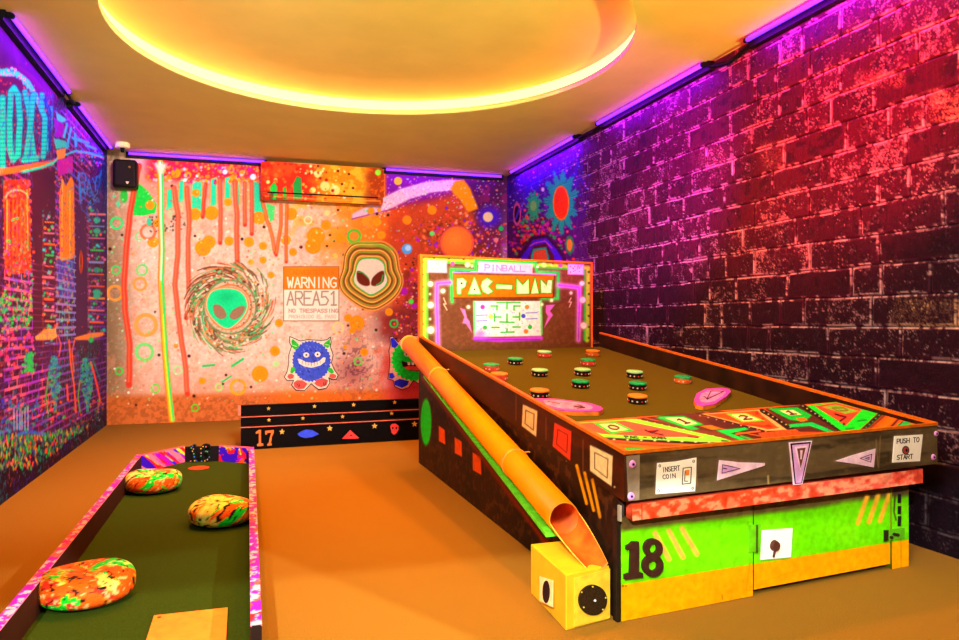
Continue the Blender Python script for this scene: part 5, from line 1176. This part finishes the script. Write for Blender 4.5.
# second "1" card with green Y
p.poly([(764, 408.4), (800, 405), (845, 432), (800, 432)], (80, 40, 26), .9)
p.poly([(768, 408.6), (797, 407.2), (812, 415.4), (804, 422), (790, 420)], (20, 190, 60)); p.text('1', [(783, 411), (792, 410.5), (797, 414), (788, 415)], 1.3, (60, 20, 10)); p.poly([(779, 410.6), (793, 409.8), (802, 414.6), (790, 415.6)], CR); p.text('1', [(784, 411.4), (792, 410.8), (797, 413.8), (789, 414.6)], 1.3, (60, 20, 10))
p.poly([(796, 418), (804, 417.4), (808, 420.4), (800, 421.6)], (244, 120, 24)); p.poly([(788, 424.6), (812, 422), (836, 432.2), (829, 433), (810, 426), (791, 427.4)], (10, 205, 90))
p.stroke([(802, 405.5), (846, 433)], 4.4, (26, 22, 14), 1)
for i in range(11): p.disc(803+i*4.1, 406+i*2.55, .9, (210, 200, 140), .9, .7)
# big green triangle at the right
p.poly([(807, 405.6), (836, 402), (861.4, 409.2), (878, 413), (858, 431), (842, 431.6)], (30, 232, 50)); p.poly([(814.5, 406), (836, 402.6), (862, 409.6), (845.5, 425.8)], (240, 84, 56))
p.poly([(822, 407), (836, 404.6), (860, 411.4), (845, 413.6)], (130, 190, 60)); p.stroke([(832, 408), (844, 407.8), (848, 410.6), (838, 411), (832, 408)], .9, (120, 80, 20)); p.stroke([(835, 414), (840, 415.6), (846, 417), (840, 421)], 1.8, (70, 16, 10)); p.disc(844, 424, 1.4, (70, 16, 10))
p.stroke([(858, 421), (866, 420)], 1.2, (10, 120, 30), .8); p.stroke([(846, 429), (854, 428)], 1.4, (10, 140, 40), .9)
p.stroke([(881, 413.5), (862, 431)], 4, (24, 26, 14), 1)
for i in range(6): p.disc(879-i*3.2, 415.4+i*3.0, .9, (60, 220, 120), .9, .7)
p.stroke([(885, 415), (868, 430)], 2.4, (120, 56, 30)); p.stroke([(893, 417), (880, 429)], 6, (244, 120, 20)); p.stroke([(899, 418.5), (890, 428)], 2.2, (90, 40, 24)); p.poly([(898, 424), (906, 421), (914, 425), (902, 429), (896, 429)], (20, 200, 90)); p.stroke([(903, 421), (896, 428.6)], .9, (30, 60, 30))
sb = grid_mesh('scoring_board', W, p.C, pt, tab, thick=(0, 0, -.09), back=(90, 50, 26))

# ---- backglass
GX1 = 2.59; GZ = .745
BGn = (SKX, -1, 0); PG = Pl((TX0, TY2-.02, 1), BGn)
ztl = on_plane(419, 254.2, (TX0, TY2-.02, 1), BGn)[2]; ztr = on_plane(592.3, 262.3, (TX0, TY2-.02, 1), BGn); zTR = ztr[2]; GX1 = ztr[0]
yb0 = TY2-.02; yb1 = fy(GX1, yb0)
W = quad_grid((TX0+.012, yb0+.001, GZ), (GX1-.01, yb1+.0, GZ), (GX1-.01, yb1, zTR-.01), (TX0+.012, yb0+.001, ztl-.01), .0032)
p = Paint(W); wx, wz = W[..., 0], W[..., 2]; nn = fbm(wx*6, wz*6, 4); n4 = fbm(wx*50, wz*50, 3)
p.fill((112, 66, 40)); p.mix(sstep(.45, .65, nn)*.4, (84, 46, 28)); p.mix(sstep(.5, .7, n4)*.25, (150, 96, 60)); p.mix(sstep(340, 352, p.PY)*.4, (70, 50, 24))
LMG = (120, 235, 60); NG = (60, 225, 90); ML = (226, 110, 236)
# neon lime inner frame
p.stroke([(424.5, 340), (424.8, 260), (500, 262.6), (588, 268), (587, 340)], 4.6, (176, 236, 60), .95, 2); p.stroke([(427.4, 340), (427.4, 261.6), (500, 264.8), (585, 270), (584.4, 340)], 1.8, (70, 220, 70), .9, 1.2)
for i in range(7): p.disc(422.6, 262+i*12.4, 1.2, (110, 70, 20), .9); p.disc(589, 272+i*11, 1.2, (60, 90, 20), .9)
for i in range(11): p.disc(434+i*14.8, 257.6+i*.72, 1.2, (110, 70, 20), .9)
# corner cards
p.poly([(427.4, 259.6), (447, 260.6), (447, 273), (427, 272.6)], (252, 226, 224)); p.stroke([(427.4, 260.4), (446.5, 261), (446.5, 272.6), (427.5, 272.2), (427.4, 260.4)], .7, (220, 120, 160), .8)
for _ in range(26): p.disc(random.uniform(430, 444), random.uniform(262, 271), .5, (210, 140, 110), .7)
p.poly([(568, 263.5), (584, 264.5), (584, 275), (567.6, 274.4)], (250, 224, 224)); p.stroke([(568, 264), (583.6, 265), (583.4, 274.6), (568, 274), (568, 264)], .7, (220, 110, 180), .8)
for _ in range(16): p.disc(random.uniform(570, 582), random.uniform(266, 273), .6, (120, 70, 60), .7)
# neon border round the title
bd = [(452, 301.5), (451, 269.6), (475.5, 270.6), (476, 259.6), (535.5, 262.4), (537, 271.6), (558.4, 272.8), (557.6, 298.6), (542, 298.4)]
p.stroke(bd, 5, (150, 255, 170), .45, 4); p.stroke(bd, 2.4, NG, .95, 1.2); p.stroke([(453.5, 272.4), (477, 272), (500, 273), (540, 273.8), (555.6, 274.8)], 1.5, (240, 150, 240), .9); p.stroke([(455, 271), (470, 271.4)], .8, (90, 20, 160), .9)
p.poly([(478.5, 261.6), (532.5, 264), (532.5, 273.6), (478, 272)], (252, 204, 236)); p.text('PINBALL', [(485, 264.6), (525, 266.2), (525, 271.6), (485, 270.6)], .9, (196, 110, 206), .95)
for x, y, r in ((452.6, 263.6, 2.4), (467.6, 264.6, 2.8), (472, 266, 1.4), (560.4, 265.4, 2.2)): p.disc(x, y, r, (230, 90, 170) if r < 2.5 and r > 2 else (240, 250, 190), .9, None, 1.4)
p.disc(544, 265, 2.6, (190, 245, 130)); p.disc(537.5, 266.6, 1.3, (250, 250, 220)); p.disc(551.6, 264.6, .8, (250, 240, 200))
# title plate
p.poly([(454, 274.6), (554.6, 276), (553, 298), (454, 298.4)], (248, 118, 12)); p.stroke([(454, 298), (553, 297.4), (554.4, 276)], 1.2, (90, 30, 10), .9)
def block(pts, g=1.6): p.poly(pts, (40, 60, 20), .9, .8, 1.4); p.poly(pts, (120, 240, 90), 1, .8, .8); p.poly(pts, (244, 255, 196), 1, .8, -.2)
block([(457.4, 293.6), (457.4, 279), (463, 278.6), (466, 281.6), (465, 286.6), (461, 288.6), (460.8, 293.8)]); p.disc(461.6, 283.4, 1.1, (60, 60, 20))
block([(468.6, 293.8), (474.4, 277.6), (480.6, 293.8)]); p.disc(474.6, 289.4, .9, (60, 60, 20))
block([(492, 281.6), (487.4, 278.6), (482.6, 281.4), (481.4, 286), (483.2, 291.4), (488, 293.8), (492.4, 291.4), (487.6, 286.4)])
block([(496.6, 285), (512, 285.6), (511.6, 289), (496.6, 288.4)])
block([(517, 293.4), (517, 279.4), (522.6, 285.6), (528.4, 279.6), (528.8, 293.4)]); block([(531.4, 293.2), (535, 278.6), (538.4, 293.2)]); block([(541.4, 292.8), (541, 280), (546.8, 286.4), (548, 280.4), (551.8, 280.4), (551, 292.8), (545.4, 292.8)])
# picture panel: plain generic diagram
p.poly([(474.4, 301), (541, 301), (541.5, 336), (474, 337)], (250, 240, 238)); p.stroke([(474.6, 336), (474, 301.6)], 2, (110, 230, 130)); p.stroke([(541, 301), (541.6, 334)], 2, (110, 230, 130))
p.stroke([(475, 338.4), (500, 340), (541, 338)], 4.2, (210, 70, 230), .95, 1.8); p.stroke([(475, 340), (540, 339.6)], 1.2, (110, 40, 220), .9); p.mix(np.exp(-((p.PX-480)/6)**2-((p.PY-334)/4)**2)*.8, (240, 110, 210))
for (x0, y0, x1, y1) in ((497, 302.6, 520, 302.6), (507, 302.6, 507, 309), (491, 306, 498, 306), (497, 306, 497, 310), (514, 306, 520, 306), (514, 306, 514, 310), (494.6, 314, 494.6, 321), (495, 317, 501, 317), (519.6, 313, 519.6, 320), (513, 317, 519, 317), (500, 322, 514, 322.4), (507, 314, 507, 322), (492, 327.4, 499, 327.4), (513, 327, 520, 327), (501, 332.4, 514, 332), (507, 329, 507, 332)):
    p.stroke([(x0, y0), (x1, y1)], 1.7, (60, 190, 70), .95)
for x, y, c_ in ((482.6, 307, (220, 60, 180)), (527, 307, (240, 130, 50)), (485, 327.6, (50, 180, 60)), (530, 327, (50, 180, 60)), (526, 331.4, (240, 120, 40)), (523.4, 316, (60, 80, 200)), (491, 316.6, (230, 230, 90))): p.disc(x, y, 2.2, c_)
for y, x0, x1 in ((315.4, 476, 487), (321, 476, 487), (313, 526, 537), (319, 526, 537)): p.stroke([(x0, y), (x1, y-.4)], 1.1, (90, 110, 220), .85)
for _ in range(70): p.disc(random.uniform(477, 539), random.uniform(302, 335), .5, random.choice([(230, 120, 200), (120, 200, 120), (120, 120, 230), (240, 180, 90)]), .8)
# lilac neon brackets, bolts of lightning, glowing dots
for q in ([(450, 282.4), (437, 283.4), (436.6, 300), (438, 346)], [(559, 285.2), (579, 287.4), (579.4, 300), (578.4, 340)]):
    p.stroke(q, 6.5, (240, 160, 235), .5, 3); p.stroke(q, 3.6, (232, 130, 236), .95, 1.4); p.stroke(q, 1.1, (150, 60, 200), .8)
p.poly([(460, 308), (465, 309.4), (467, 318), (469.4, 321), (472, 333), (466, 324), (462.4, 323), (464.4, 317)], (240, 130, 200), .95); p.poly([(546, 305), (555, 304.6), (550, 311), (553, 315), (544, 328), (548, 316.4), (545.6, 312)], (226, 110, 220), .95)
for q in ([(443.6, 298), (446, 304), (443.6, 304), (447, 310)], [(571, 298), (569, 302), (571.4, 302), (569.4, 307)]): p.stroke(q, .9, (250, 230, 200), .9)
for x, y, r in ((430.4, 284, 2.6), (430.6, 305, 3), (430.6, 330, 3.6), (443, 291, 2.2), (468.4, 307, 1.7), (582, 283.4, 2.4), (582.6, 300, 3), (583.6, 325.6, 3.2), (430, 294, .9), (430, 319, 1), (571, 293, 1.5), (542, 304.4, 1.4), (551.6, 300.4, 1.6)):
    p.disc(x, y, r*1.5, (200, 190, 130), .5, None, 3); p.disc(x, y, r, (244, 250, 214), 1, None, 1.2)
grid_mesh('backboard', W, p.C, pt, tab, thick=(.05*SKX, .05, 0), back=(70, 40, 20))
gm_ = mat('backboard_frame', (248, 124, 12), .5, var=.08)
def fr(a, b, c, d, name='frame_strip'):
    bm = bmesh.new(); n = np.array([SKX, -1, 0.])*.006; t = np.array([-.06*SKX*0, .06, 0])
    prism(bm, [a+n, b+n, c+n, d+n], [a+t, b+t, c+t, d+t]); return link(name, bm, gm_, tab)
v = lambda x, z: np.array([x, fy(x, yb0), z])
fr(v(TX0, GZ), v(TX0+.021, GZ), v(TX0+.021, ztl-.014), v(TX0, ztl)); fr(v(TX0+.001, ztl), v(TX0+.0211, ztl-.0141), v(GX1-.0121, zTR-.0121), v(GX1, zTR)); fr(v(GX1, GZ), v(GX1, zTR-.001), v(GX1-.012, zTR-.0121), v(GX1-.012, GZ))

# ---- orange pipe down the side
PX_, PR = 1.155-.064, .0585
def pz(y): return .275+.2115*(y-2.45)
pipe_m = mat('orange_pipe', (255, 146, 0), .42, var=.06, scale=6); pipe_in = mat('pipe_inside', (226, 100, 24), .6, scale=12, var=.25)
pipe = None
bm = bmesh.new(); nS = 40; ya, yb = 2.45, 5.05
def ringp(bm, y, r, a0=0, a1=2*math.pi, n=nS): return [bm.verts.new((PX_+r*math.cos(a0+(a1-a0)*i/n), y, pz(y)+r*math.sin(a0+(a1-a0)*i/n))) for i in range(n+1)]
o0, o1, i0, i1 = ringp(bm, ya, PR), ringp(bm, yb, PR), ringp(bm, ya, PR-.004), ringp(bm, yb, PR-.004)
for i in range(nS):
    for q, mi in (((o0[i], o0[i+1], o1[i+1], o1[i]), 0), ((i0[i], i1[i], i1[i+1], i0[i+1]), 1), ((o0[i], i0[i], i0[i+1], o0[i+1]), 2), ((o1[i], o1[i+1], i1[i+1], i1[i]), 2)):
        f = bm.faces.new(q); f.material_index = mi; f.smooth = True
# cut-open gutter
prev = None; K = 18
for k in range(K+1):
    t = k/K; y = 2.45-.245*t
    a_r = math.radians(22-60*t**.9)       # right edge sinks towards the tip
    a_l = math.radians(-168+50*t**.9)                            # left edge
    a0, a1 = a_l, a_r; n = 24
    O = ringp(bm, y, PR, a0, a1, n); I = ringp(bm, y, PR-.004, a0, a1, n)
    if prev:
        Op, Ip = prev
        for i in range(n):
            for q, mi in (((O[i], O[i+1], Op[i+1], Op[i]), 0), ((I[i], Ip[i], Ip[i+1], I[i+1]), 1)):
                f = bm.faces.new(q); f.material_index = mi; f.smooth = True
        for e in (0, n): bm.faces.new((O[e], Op[e], Ip[e], I[e])).material_index = 2
    prev = (O, I)
for i in range(24): bm.faces.new((prev[0][i], prev[0][i+1], prev[1][i+1], prev[1][i])).material_index = 2
rim = mat('pipe_rim', (255, 176, 60), .4)
pipe = link('return_pipe', bm, [pipe_m, pipe_in, rim], tab)
for y, w_ in ((4.23, .016), (2.95, .02), (5.03, .03)):
    bm = bmesh.new(); A = ringp(bm, y-w_/2, PR+.001); B = ringp(bm, y-w_/2, PR+.0035); C = ringp(bm, y+w_/2, PR+.0035); E_ = ringp(bm, y+w_/2, PR+.001)
    for i in range(nS):
        for q in ((A[i], A[i+1], B[i+1], B[i]), (B[i], B[i+1], C[i+1], C[i]), (C[i], C[i+1], E_[i+1], E_[i])): bm.faces.new(q).smooth = True
    if y < 5: z_ = pz(y)+PR*.75; box(bm, PX_+PR*.45, TX0, y-.006, y+.006, z_, z_+.004)
    link('pipe_strap' if y < 5 else 'pipe_collar', bm, rim, pipe)
# green ledge under the pipe
a = on_x(423.4, 376, TX0-.075); b = on_x(546, 534, TX0-.10)
bm = bmesh.new(); ya, yb = a[1], b[1]; za, zb = a[2], b[2]
prism(bm, [(TX0-.10, yb, zb-.012), (TX0+.004, yb, zb-.012), (TX0+.004, yb, zb+.002), (TX0-.10, yb, zb+.002)], [(TX0-.075, ya, za-.008), (TX0+.004, ya, za-.008), (TX0+.004, ya, za+.002), (TX0-.075, ya, za+.002)])
link('pipe_ledge', bm, mat('lime_paint', (110, 250, 50), .5), tab)

# ---- yellow box at the pipe end
bx = [(.972, 2.172), (1.147, 2.215), (1.147, 2.52), (.988, 2.515)]
yb_ = empty('ball_box', (1.06, 2.3, 0), 'small yellow wooden box with black discs under the mouth of the orange pipe', 'box')
bm = bmesh.new(); prism(bm, [(x, y, 0) for x, y in bx], [(x, y, .176) for x, y in bx]); link('body', bm, mat('yellow_paint', (232, 178, 30), .55, var=.06, scale=14), yb_, False, .004)
P1 = Pl((.972, 2.172, 0), (.043, -.175, 0)); P2 = Pl((.972, 2.172, 0), (-.343, -.016, 0))
def yp(l): return [(500+x*.2813, 460+y*.2813) for x, y in l]
bm = bmesh.new(); P1.plate(bm, yp([(262, 420), (388, 385), (388, 560), (262, 592)]), .0005, .004); link('front_plate', bm, mat('yellow_light', (232, 192, 48), .55), yb_)
bm = bmesh.new(); P1.plate(bm, yp(circ(324, 495, 50, 54, 36)), .0045, .006, 0); P1.plate(bm, yp(circ(330, 496, 4, 4, 8)), .0105, .001, 1)
for x, y in ((283, 466), (322, 447), (368, 486), (290, 520), (358, 528)): P1.plate(bm, yp(circ(x, y, 3, 3, 8)), .0105, .001, 2)
link('black_disc', bm, [mat('disc_black', (50, 34, 16), .5, scale=200, var=.3), white, mat('pin_yellow', (220, 200, 80))], yb_)
bm = bmesh.new(); P2.plate(bm, yp([(143, 413), (190, 428), (190, 524), (143, 500)]), .0005, .002); link('side_card', bm, mat('cream_card', (252, 226, 150), .6), yb_)
bm = bmesh.new(); P2.plate(bm, yp(circ(168, 468, 12, 40, 28)), .0026, .003); link('side_disc', bm, monblack, yb_)
bm = bmesh.new(); box(bm, 1.0, 1.12, 2.19, 2.2, .1765, .1775); bm.free()

# ---- playfield pucks
GT = mat('cap_green', (20, 180, 100), .5, scale=40, second=(10, 120, 60)); GW = mat('cap_pale_green', (70, 196, 130), .5, scale=18, second=(170, 214, 170)); OT = mat('cap_orange', (236, 132, 26), .5, scale=40)
SB = mat('puck_black', (24, 14, 10), .5); SRd = mat('puck_red', (226, 70, 46), .5); SO = mat('puck_orange', (230, 110, 36), .5); dotw = mat('dot_white', (230, 205, 180), .5); dotr = mat('dot_red', (220, 60, 60), .5)
protos = {}
def puck(loc, kind, rim_, side_, label, first={}):
    key = (rim_.name, side_.name); n_ = Vector((0, -FS, 1)).normalized(); rot = Vector((0, 0, 1)).rotation_difference(n_)
    if key not in protos:
        o = bpy.data.objects.new('puck_bumper', None); COL.objects.link(o); r, h = .046, .036
        bm = bmesh.new(); lathe(bm, [(0, 0), (r*.94, 0), (r, .004), (r, h-.010), (r*.98, h-.006), (0, h-.006)], 32, 0)
        for i in range(12):
            a = 2*math.pi*i/12; c = Vector((math.cos(a), math.sin(a), 0)); t = Vector((-math.sin(a), math.cos(a), 0)); z = .013
            q = [c*(r-.001)+t*(.005*math.cos(s))+Vector((0, 0, z+.0045*math.sin(s))) for s in [k*math.pi/3 for k in range(6)]]
            prism(bm, q, [v_+c*.003 for v_ in q], 1+(i % 3 == 0))
        me = link('body', bm, [side_, dotw, dotr], None)
        me.parent = o
        bm = bmesh.new(); lathe(bm, [(0, h-.0058), (r*1.04, h-.0058), (r*1.06, h-.002), (r*1.02, h+.002), (r*.8, h+.003), (0, h+.003)], 32, 0); cp = link('cap', bm, rim_, None); cp.parent = o
        protos[key] = o; new = o
    else:
        s = protos[key]; new = s.copy(); COL.objects.link(new)
        for ch in s.children:
            c = ch.copy(); COL.objects.link(c); c.parent = new
    new.location = loc; new.rotation_euler = rot.to_euler()
    tag(new, label, 'bumper disc', 'puck bumpers on the pinball felt')
    return new
PK = [(491, 371.5, GT, SRd, 'red-bodied puck bumper with dark green cap beside the left rail'),
      (515.2, 365.3, GT, SB, 'green-capped black puck bumper second from the left in the back row'),
      (544.2, 357.8, GW, SRd, 'pale green-capped red puck bumper nearest the middle foot of the backboard'),
      (499, 381, OT, SRd, 'orange-capped red puck bumper half hidden behind the left rail'),
      (539.6, 377, GW, SB, 'pale green-capped black puck bumper alone in the middle left of the felt'),
      (539.3, 398.2, OT, SB, 'orange-capped black puck bumper at the upper end of the left flipper'),
      (592.7, 357, OT, SO, 'all-orange puck bumper in the back right corner of the felt'),
      (587.8, 366.3, GT, SRd, 'green-capped red puck bumper, second down in the column of four'),
      (582.2, 376.4, GW, SB, 'pale green-capped black puck bumper, third down in the column of four'),
      (580.3, 388.6, GT, SB, 'green-capped black puck bumper at the near end of the column of four'),
      (634.4, 378.6, GW, SB, 'pale green-capped black puck bumper at the far end of the column of three'),
      (637.5, 390.5, GT, SB, 'green-capped black puck bumper in the middle of the column of three'),
      (637.2, 404, OT, SB, 'orange-capped black puck bumper at the near end of the column of three'),
      (682.6, 384, GT, SO, 'green-capped orange puck bumper alone beside the right rail')]
for (x, y, c1, c2, lb) in PK:
    q = PFT.at(x, y-1.2, .0005); puck(tuple(q), 0, c1, c2, lb)

# ---- flippers
def flipper(out, inner, label, arrow):
    q = [PFT.at(x, y) for x, y in out]; c = np.mean(q, 0)
    o = empty('flipper', tuple(c), label, 'flipper', 'flippers on the pinball felt')
    PU = Pl(PFT.p+PFT.n*.021, PFT.n)
    q = [PU.at(x, y) for x, y in out]; n = PFT.n
    bm = bmesh.new(); prism(bm, [a-n*.0205 for a in q], [a-n*.003 for a in q]); link('body', bm, mat('flipper_orange', (246, 132, 30), .5), o)
    bm = bmesh.new(); prism(bm, [a-n*.003 for a in q], [a for a in q], 0); cc = np.mean(q, 0); q2 = [cc+(a-cc)*.72 for a in q]; prism(bm, [a for a in q2], [a+n*.0008 for a in q2], 1)
    for ln, w_ in arrow: PU.ribbon(bm, ln, w_, .0008, .0008, 2)
    link('painted_top', bm, [mat('flipper_purple', (196, 70, 214), .5), mat('flipper_pale', (224, 150, 222), .5, scale=40, var=.25), mat('flipper_ink', (70, 20, 30), .5)], o)
flipper([(533, 398.6), (537, 398), (558, 398.8), (590, 403), (601, 406.5), (603.4, 409), (599, 411.3), (575, 411.3), (553, 409), (538, 405)], None, 'long purple flipper lying along the left side of the felt', [([(574, 406.4), (584, 407.6)], 1.2), ([(578, 404.8), (585, 407.8), (577, 408.6)], .8), ([(548, 401.6), (560, 404)], .6)])
flipper([(694, 400), (696.5, 393.5), (706, 388.6), (722, 387.6), (729.6, 389), (730.8, 391.6), (726, 396.6), (715, 403.6), (703, 406), (696, 404.2)], None, 'short purple flipper beside the right rail of the felt', [([(707, 399), (711, 391)], 1.0), ([(706.5, 399.4), (724, 391.4)], .9), ([(711, 391), (724, 391.4)], .6), ([(708, 399.5), (704, 396.6)], .9)])

# ================================================================== LIGHTS
def area(name, loc, size, power, color, target=None, shape='DISK', spread=180):
    L = bpy.data.lights.new(name, 'AREA'); L.shape = shape; L.size = size; L.energy = power; L.color = color; L.spread = math.radians(spread)
    o = bpy.data.objects.new(name, L); COL.objects.link(o); o.location = loc
    if target is not None: o.rotation_euler = (Vector(target)-Vector(loc)).to_track_quat('-Z', 'Y').to_euler()
    return o
def spot(name, loc, target, power, color, angle=60, blend=.6, radius=.05):
    L = bpy.data.lights.new(name, 'SPOT'); L.energy = power; L.color = color; L.spot_size = math.radians(angle); L.spot_blend = blend; L.shadow_soft_size = radius
    o = bpy.data.objects.new(name, L); COL.objects.link(o); o.location = loc
    o.rotation_euler = (Vector(target)-Vector(loc)).to_track_quat('-Z', 'Y').to_euler(); return o
WARMW = (1, .94, .74)
spot('corridor_lamp', (-1.0, -1.5, 2.5), (.5, 1.2, .3), 620, (.96, .97, .9), 140, .1, .008)
spot('corridor_lamp', (2.72, -1.6, 2.5), (.5, 1.2, .3), 620, (.92, .97, 1), 140, .1, .008)
spot('wall_fill', (.6, 1.0, 2.5), (.45, D, 1.35), 640, (1, .97, .92), 54, .8, .15)  # this and the four below: added neutral fill, no fixtures in the room
spot('wall_fill', (1.0, 2.2, 2.5), (XL, 5.6, 1.4), 300, (1, .9, .95), 75, .8, .15)
spot('wall_fill', (.3, .4, 2.5), (1.9, 3.4, .5), 60, (1, .98, .88), 75, .8, .3)
spot('wall_fill', (.6, .9, 2.3), (XR, 2.9, .5), 100, (1, .86, .78), 54, 1.0, .2)
spot('wall_fill', (1.2, 3.2, 2.5), (XR, 6.8, 1.9), 70, (1, .9, .9), 36, 1.0, .1)
spot('recess_fill', (.75, .5, .5), (.78, 4.2, 2.7), 150, (1, .96, .72), 44, 1.0, .1)  # added fill that brightens the middle of the ceiling recess
spot('violet_spot', (.9, 3.0, 2.4), (XR, 4.8, 1.95), 520, (.8, 0, .9), 50, 1.0, .08)
spot('table_side_fill', (-.95, .5, 2.45), (1.15, 3.1, .5), 210, WARMW, 50, 1.0, .3)  # added fill for the dim left side of the table
spot('red_spot', (.7, 1.6, 2.35), (XR, 3.1, 2.15), 1100, (1, .0, .05), 52, 1.0, .08)
spot('ceiling_fill', (2.6, -.3, .8), (2.1, 1.8, 2.6), 420, (.86, 1, .22), 80, 1.0, .1)  # added fill to lift the near right ceiling, no such lamp stands there
spot('ceiling_fill', (-.6, -.3, .8), (-.7, 4.2, 2.6), 60, (.95, .9, .3), 80, 1.0, .1)  # weaker added fill for the left part of the ceiling
for k in range(8):
    a = 2*math.pi*(k+.5)/8; x, y = DC[0]+1.3*math.cos(a), DC[1]+1.3*math.sin(a)
    spot('cove_fill_spot', (x, y, H+.12), (x+.25*math.cos(a), y+.25*math.sin(a), 0), 68, (1, .34, .005), 105, .9, .03)  # added spots carrying the ring's orange light down, no such fittings
def strip(loc, L_, axis, power, up=False, off=(0, 0, 0)):
    """the light a violet tube throws on the ceiling and down the wall"""
    L = bpy.data.lights.new('violet_tube_glow', 'AREA'); L.shape = 'RECTANGLE'; L.size = L_; L.size_y = .02; L.energy = power; L.color = (.30, .0, 1)
    o = bpy.data.objects.new('violet_tube_glow', L); COL.objects.link(o); o.location = loc
    d = Vector((0, 0, 1)) if up else Vector(off)*-1+Vector((0, 0, -1))
    x = Vector(axis); z = -d.normalized(); y = z.cross(x).normalized(); x = y.cross(z)
    o.rotation_euler = Matrix((x, y, z)).transposed().to_euler(); return o
for (a, b, off) in (((XL, 4.45), (XL, 5.86), (1, 0, 0)), ((XL, 6.12), (XL, 7.6), (1, 0, 0)), ((-1.06, D), (.235, D), (0, -1, 0)), ((1.4, D), (2.74, D), (0, -1, 0)),
                    ((XR, 5.9), (XR, 7.55), (-1, 0, 0)), ((XR, 4.0), (XR, 5.5), (-1, 0, 0)), ((XR, 2.15), (XR, 3.62), (-1, 0, 0))):
    A, B = Vector((*a, H)), Vector((*b, H)); m_ = (A+B)/2; ax = (B-A).normalized(); L_ = (B-A).length-.08; pw = 4.2 if off[0] < 0 else (2.4 if off[0] > 0 else .5)
    strip(m_+Vector(off)*.085+Vector((0, 0, -.05)), L_, ax, pw, False, off)
    strip(m_+Vector(off)*.12+Vector((0, 0, -.06)), L_, ax, .28, True)

w = bpy.data.worlds.new('world'); SC.world = w; w.use_nodes = True
w.node_tree.nodes['Background'].inputs[0].default_value = (.02, .016, .02, 1); w.node_tree.nodes['Background'].inputs[1].default_value = 1
SC.view_settings.view_transform = 'Standard'; SC.view_settings.look = 'None'; SC.view_settings.gamma = 1; SC.view_settings.exposure = 1.2
try: SC.view_settings.use_curve_mapping = False
except Exception: pass
SC.cycles.use_denoising = True
SC.cycles.max_bounces = 8; SC.cycles.sample_clamp_indirect = 6
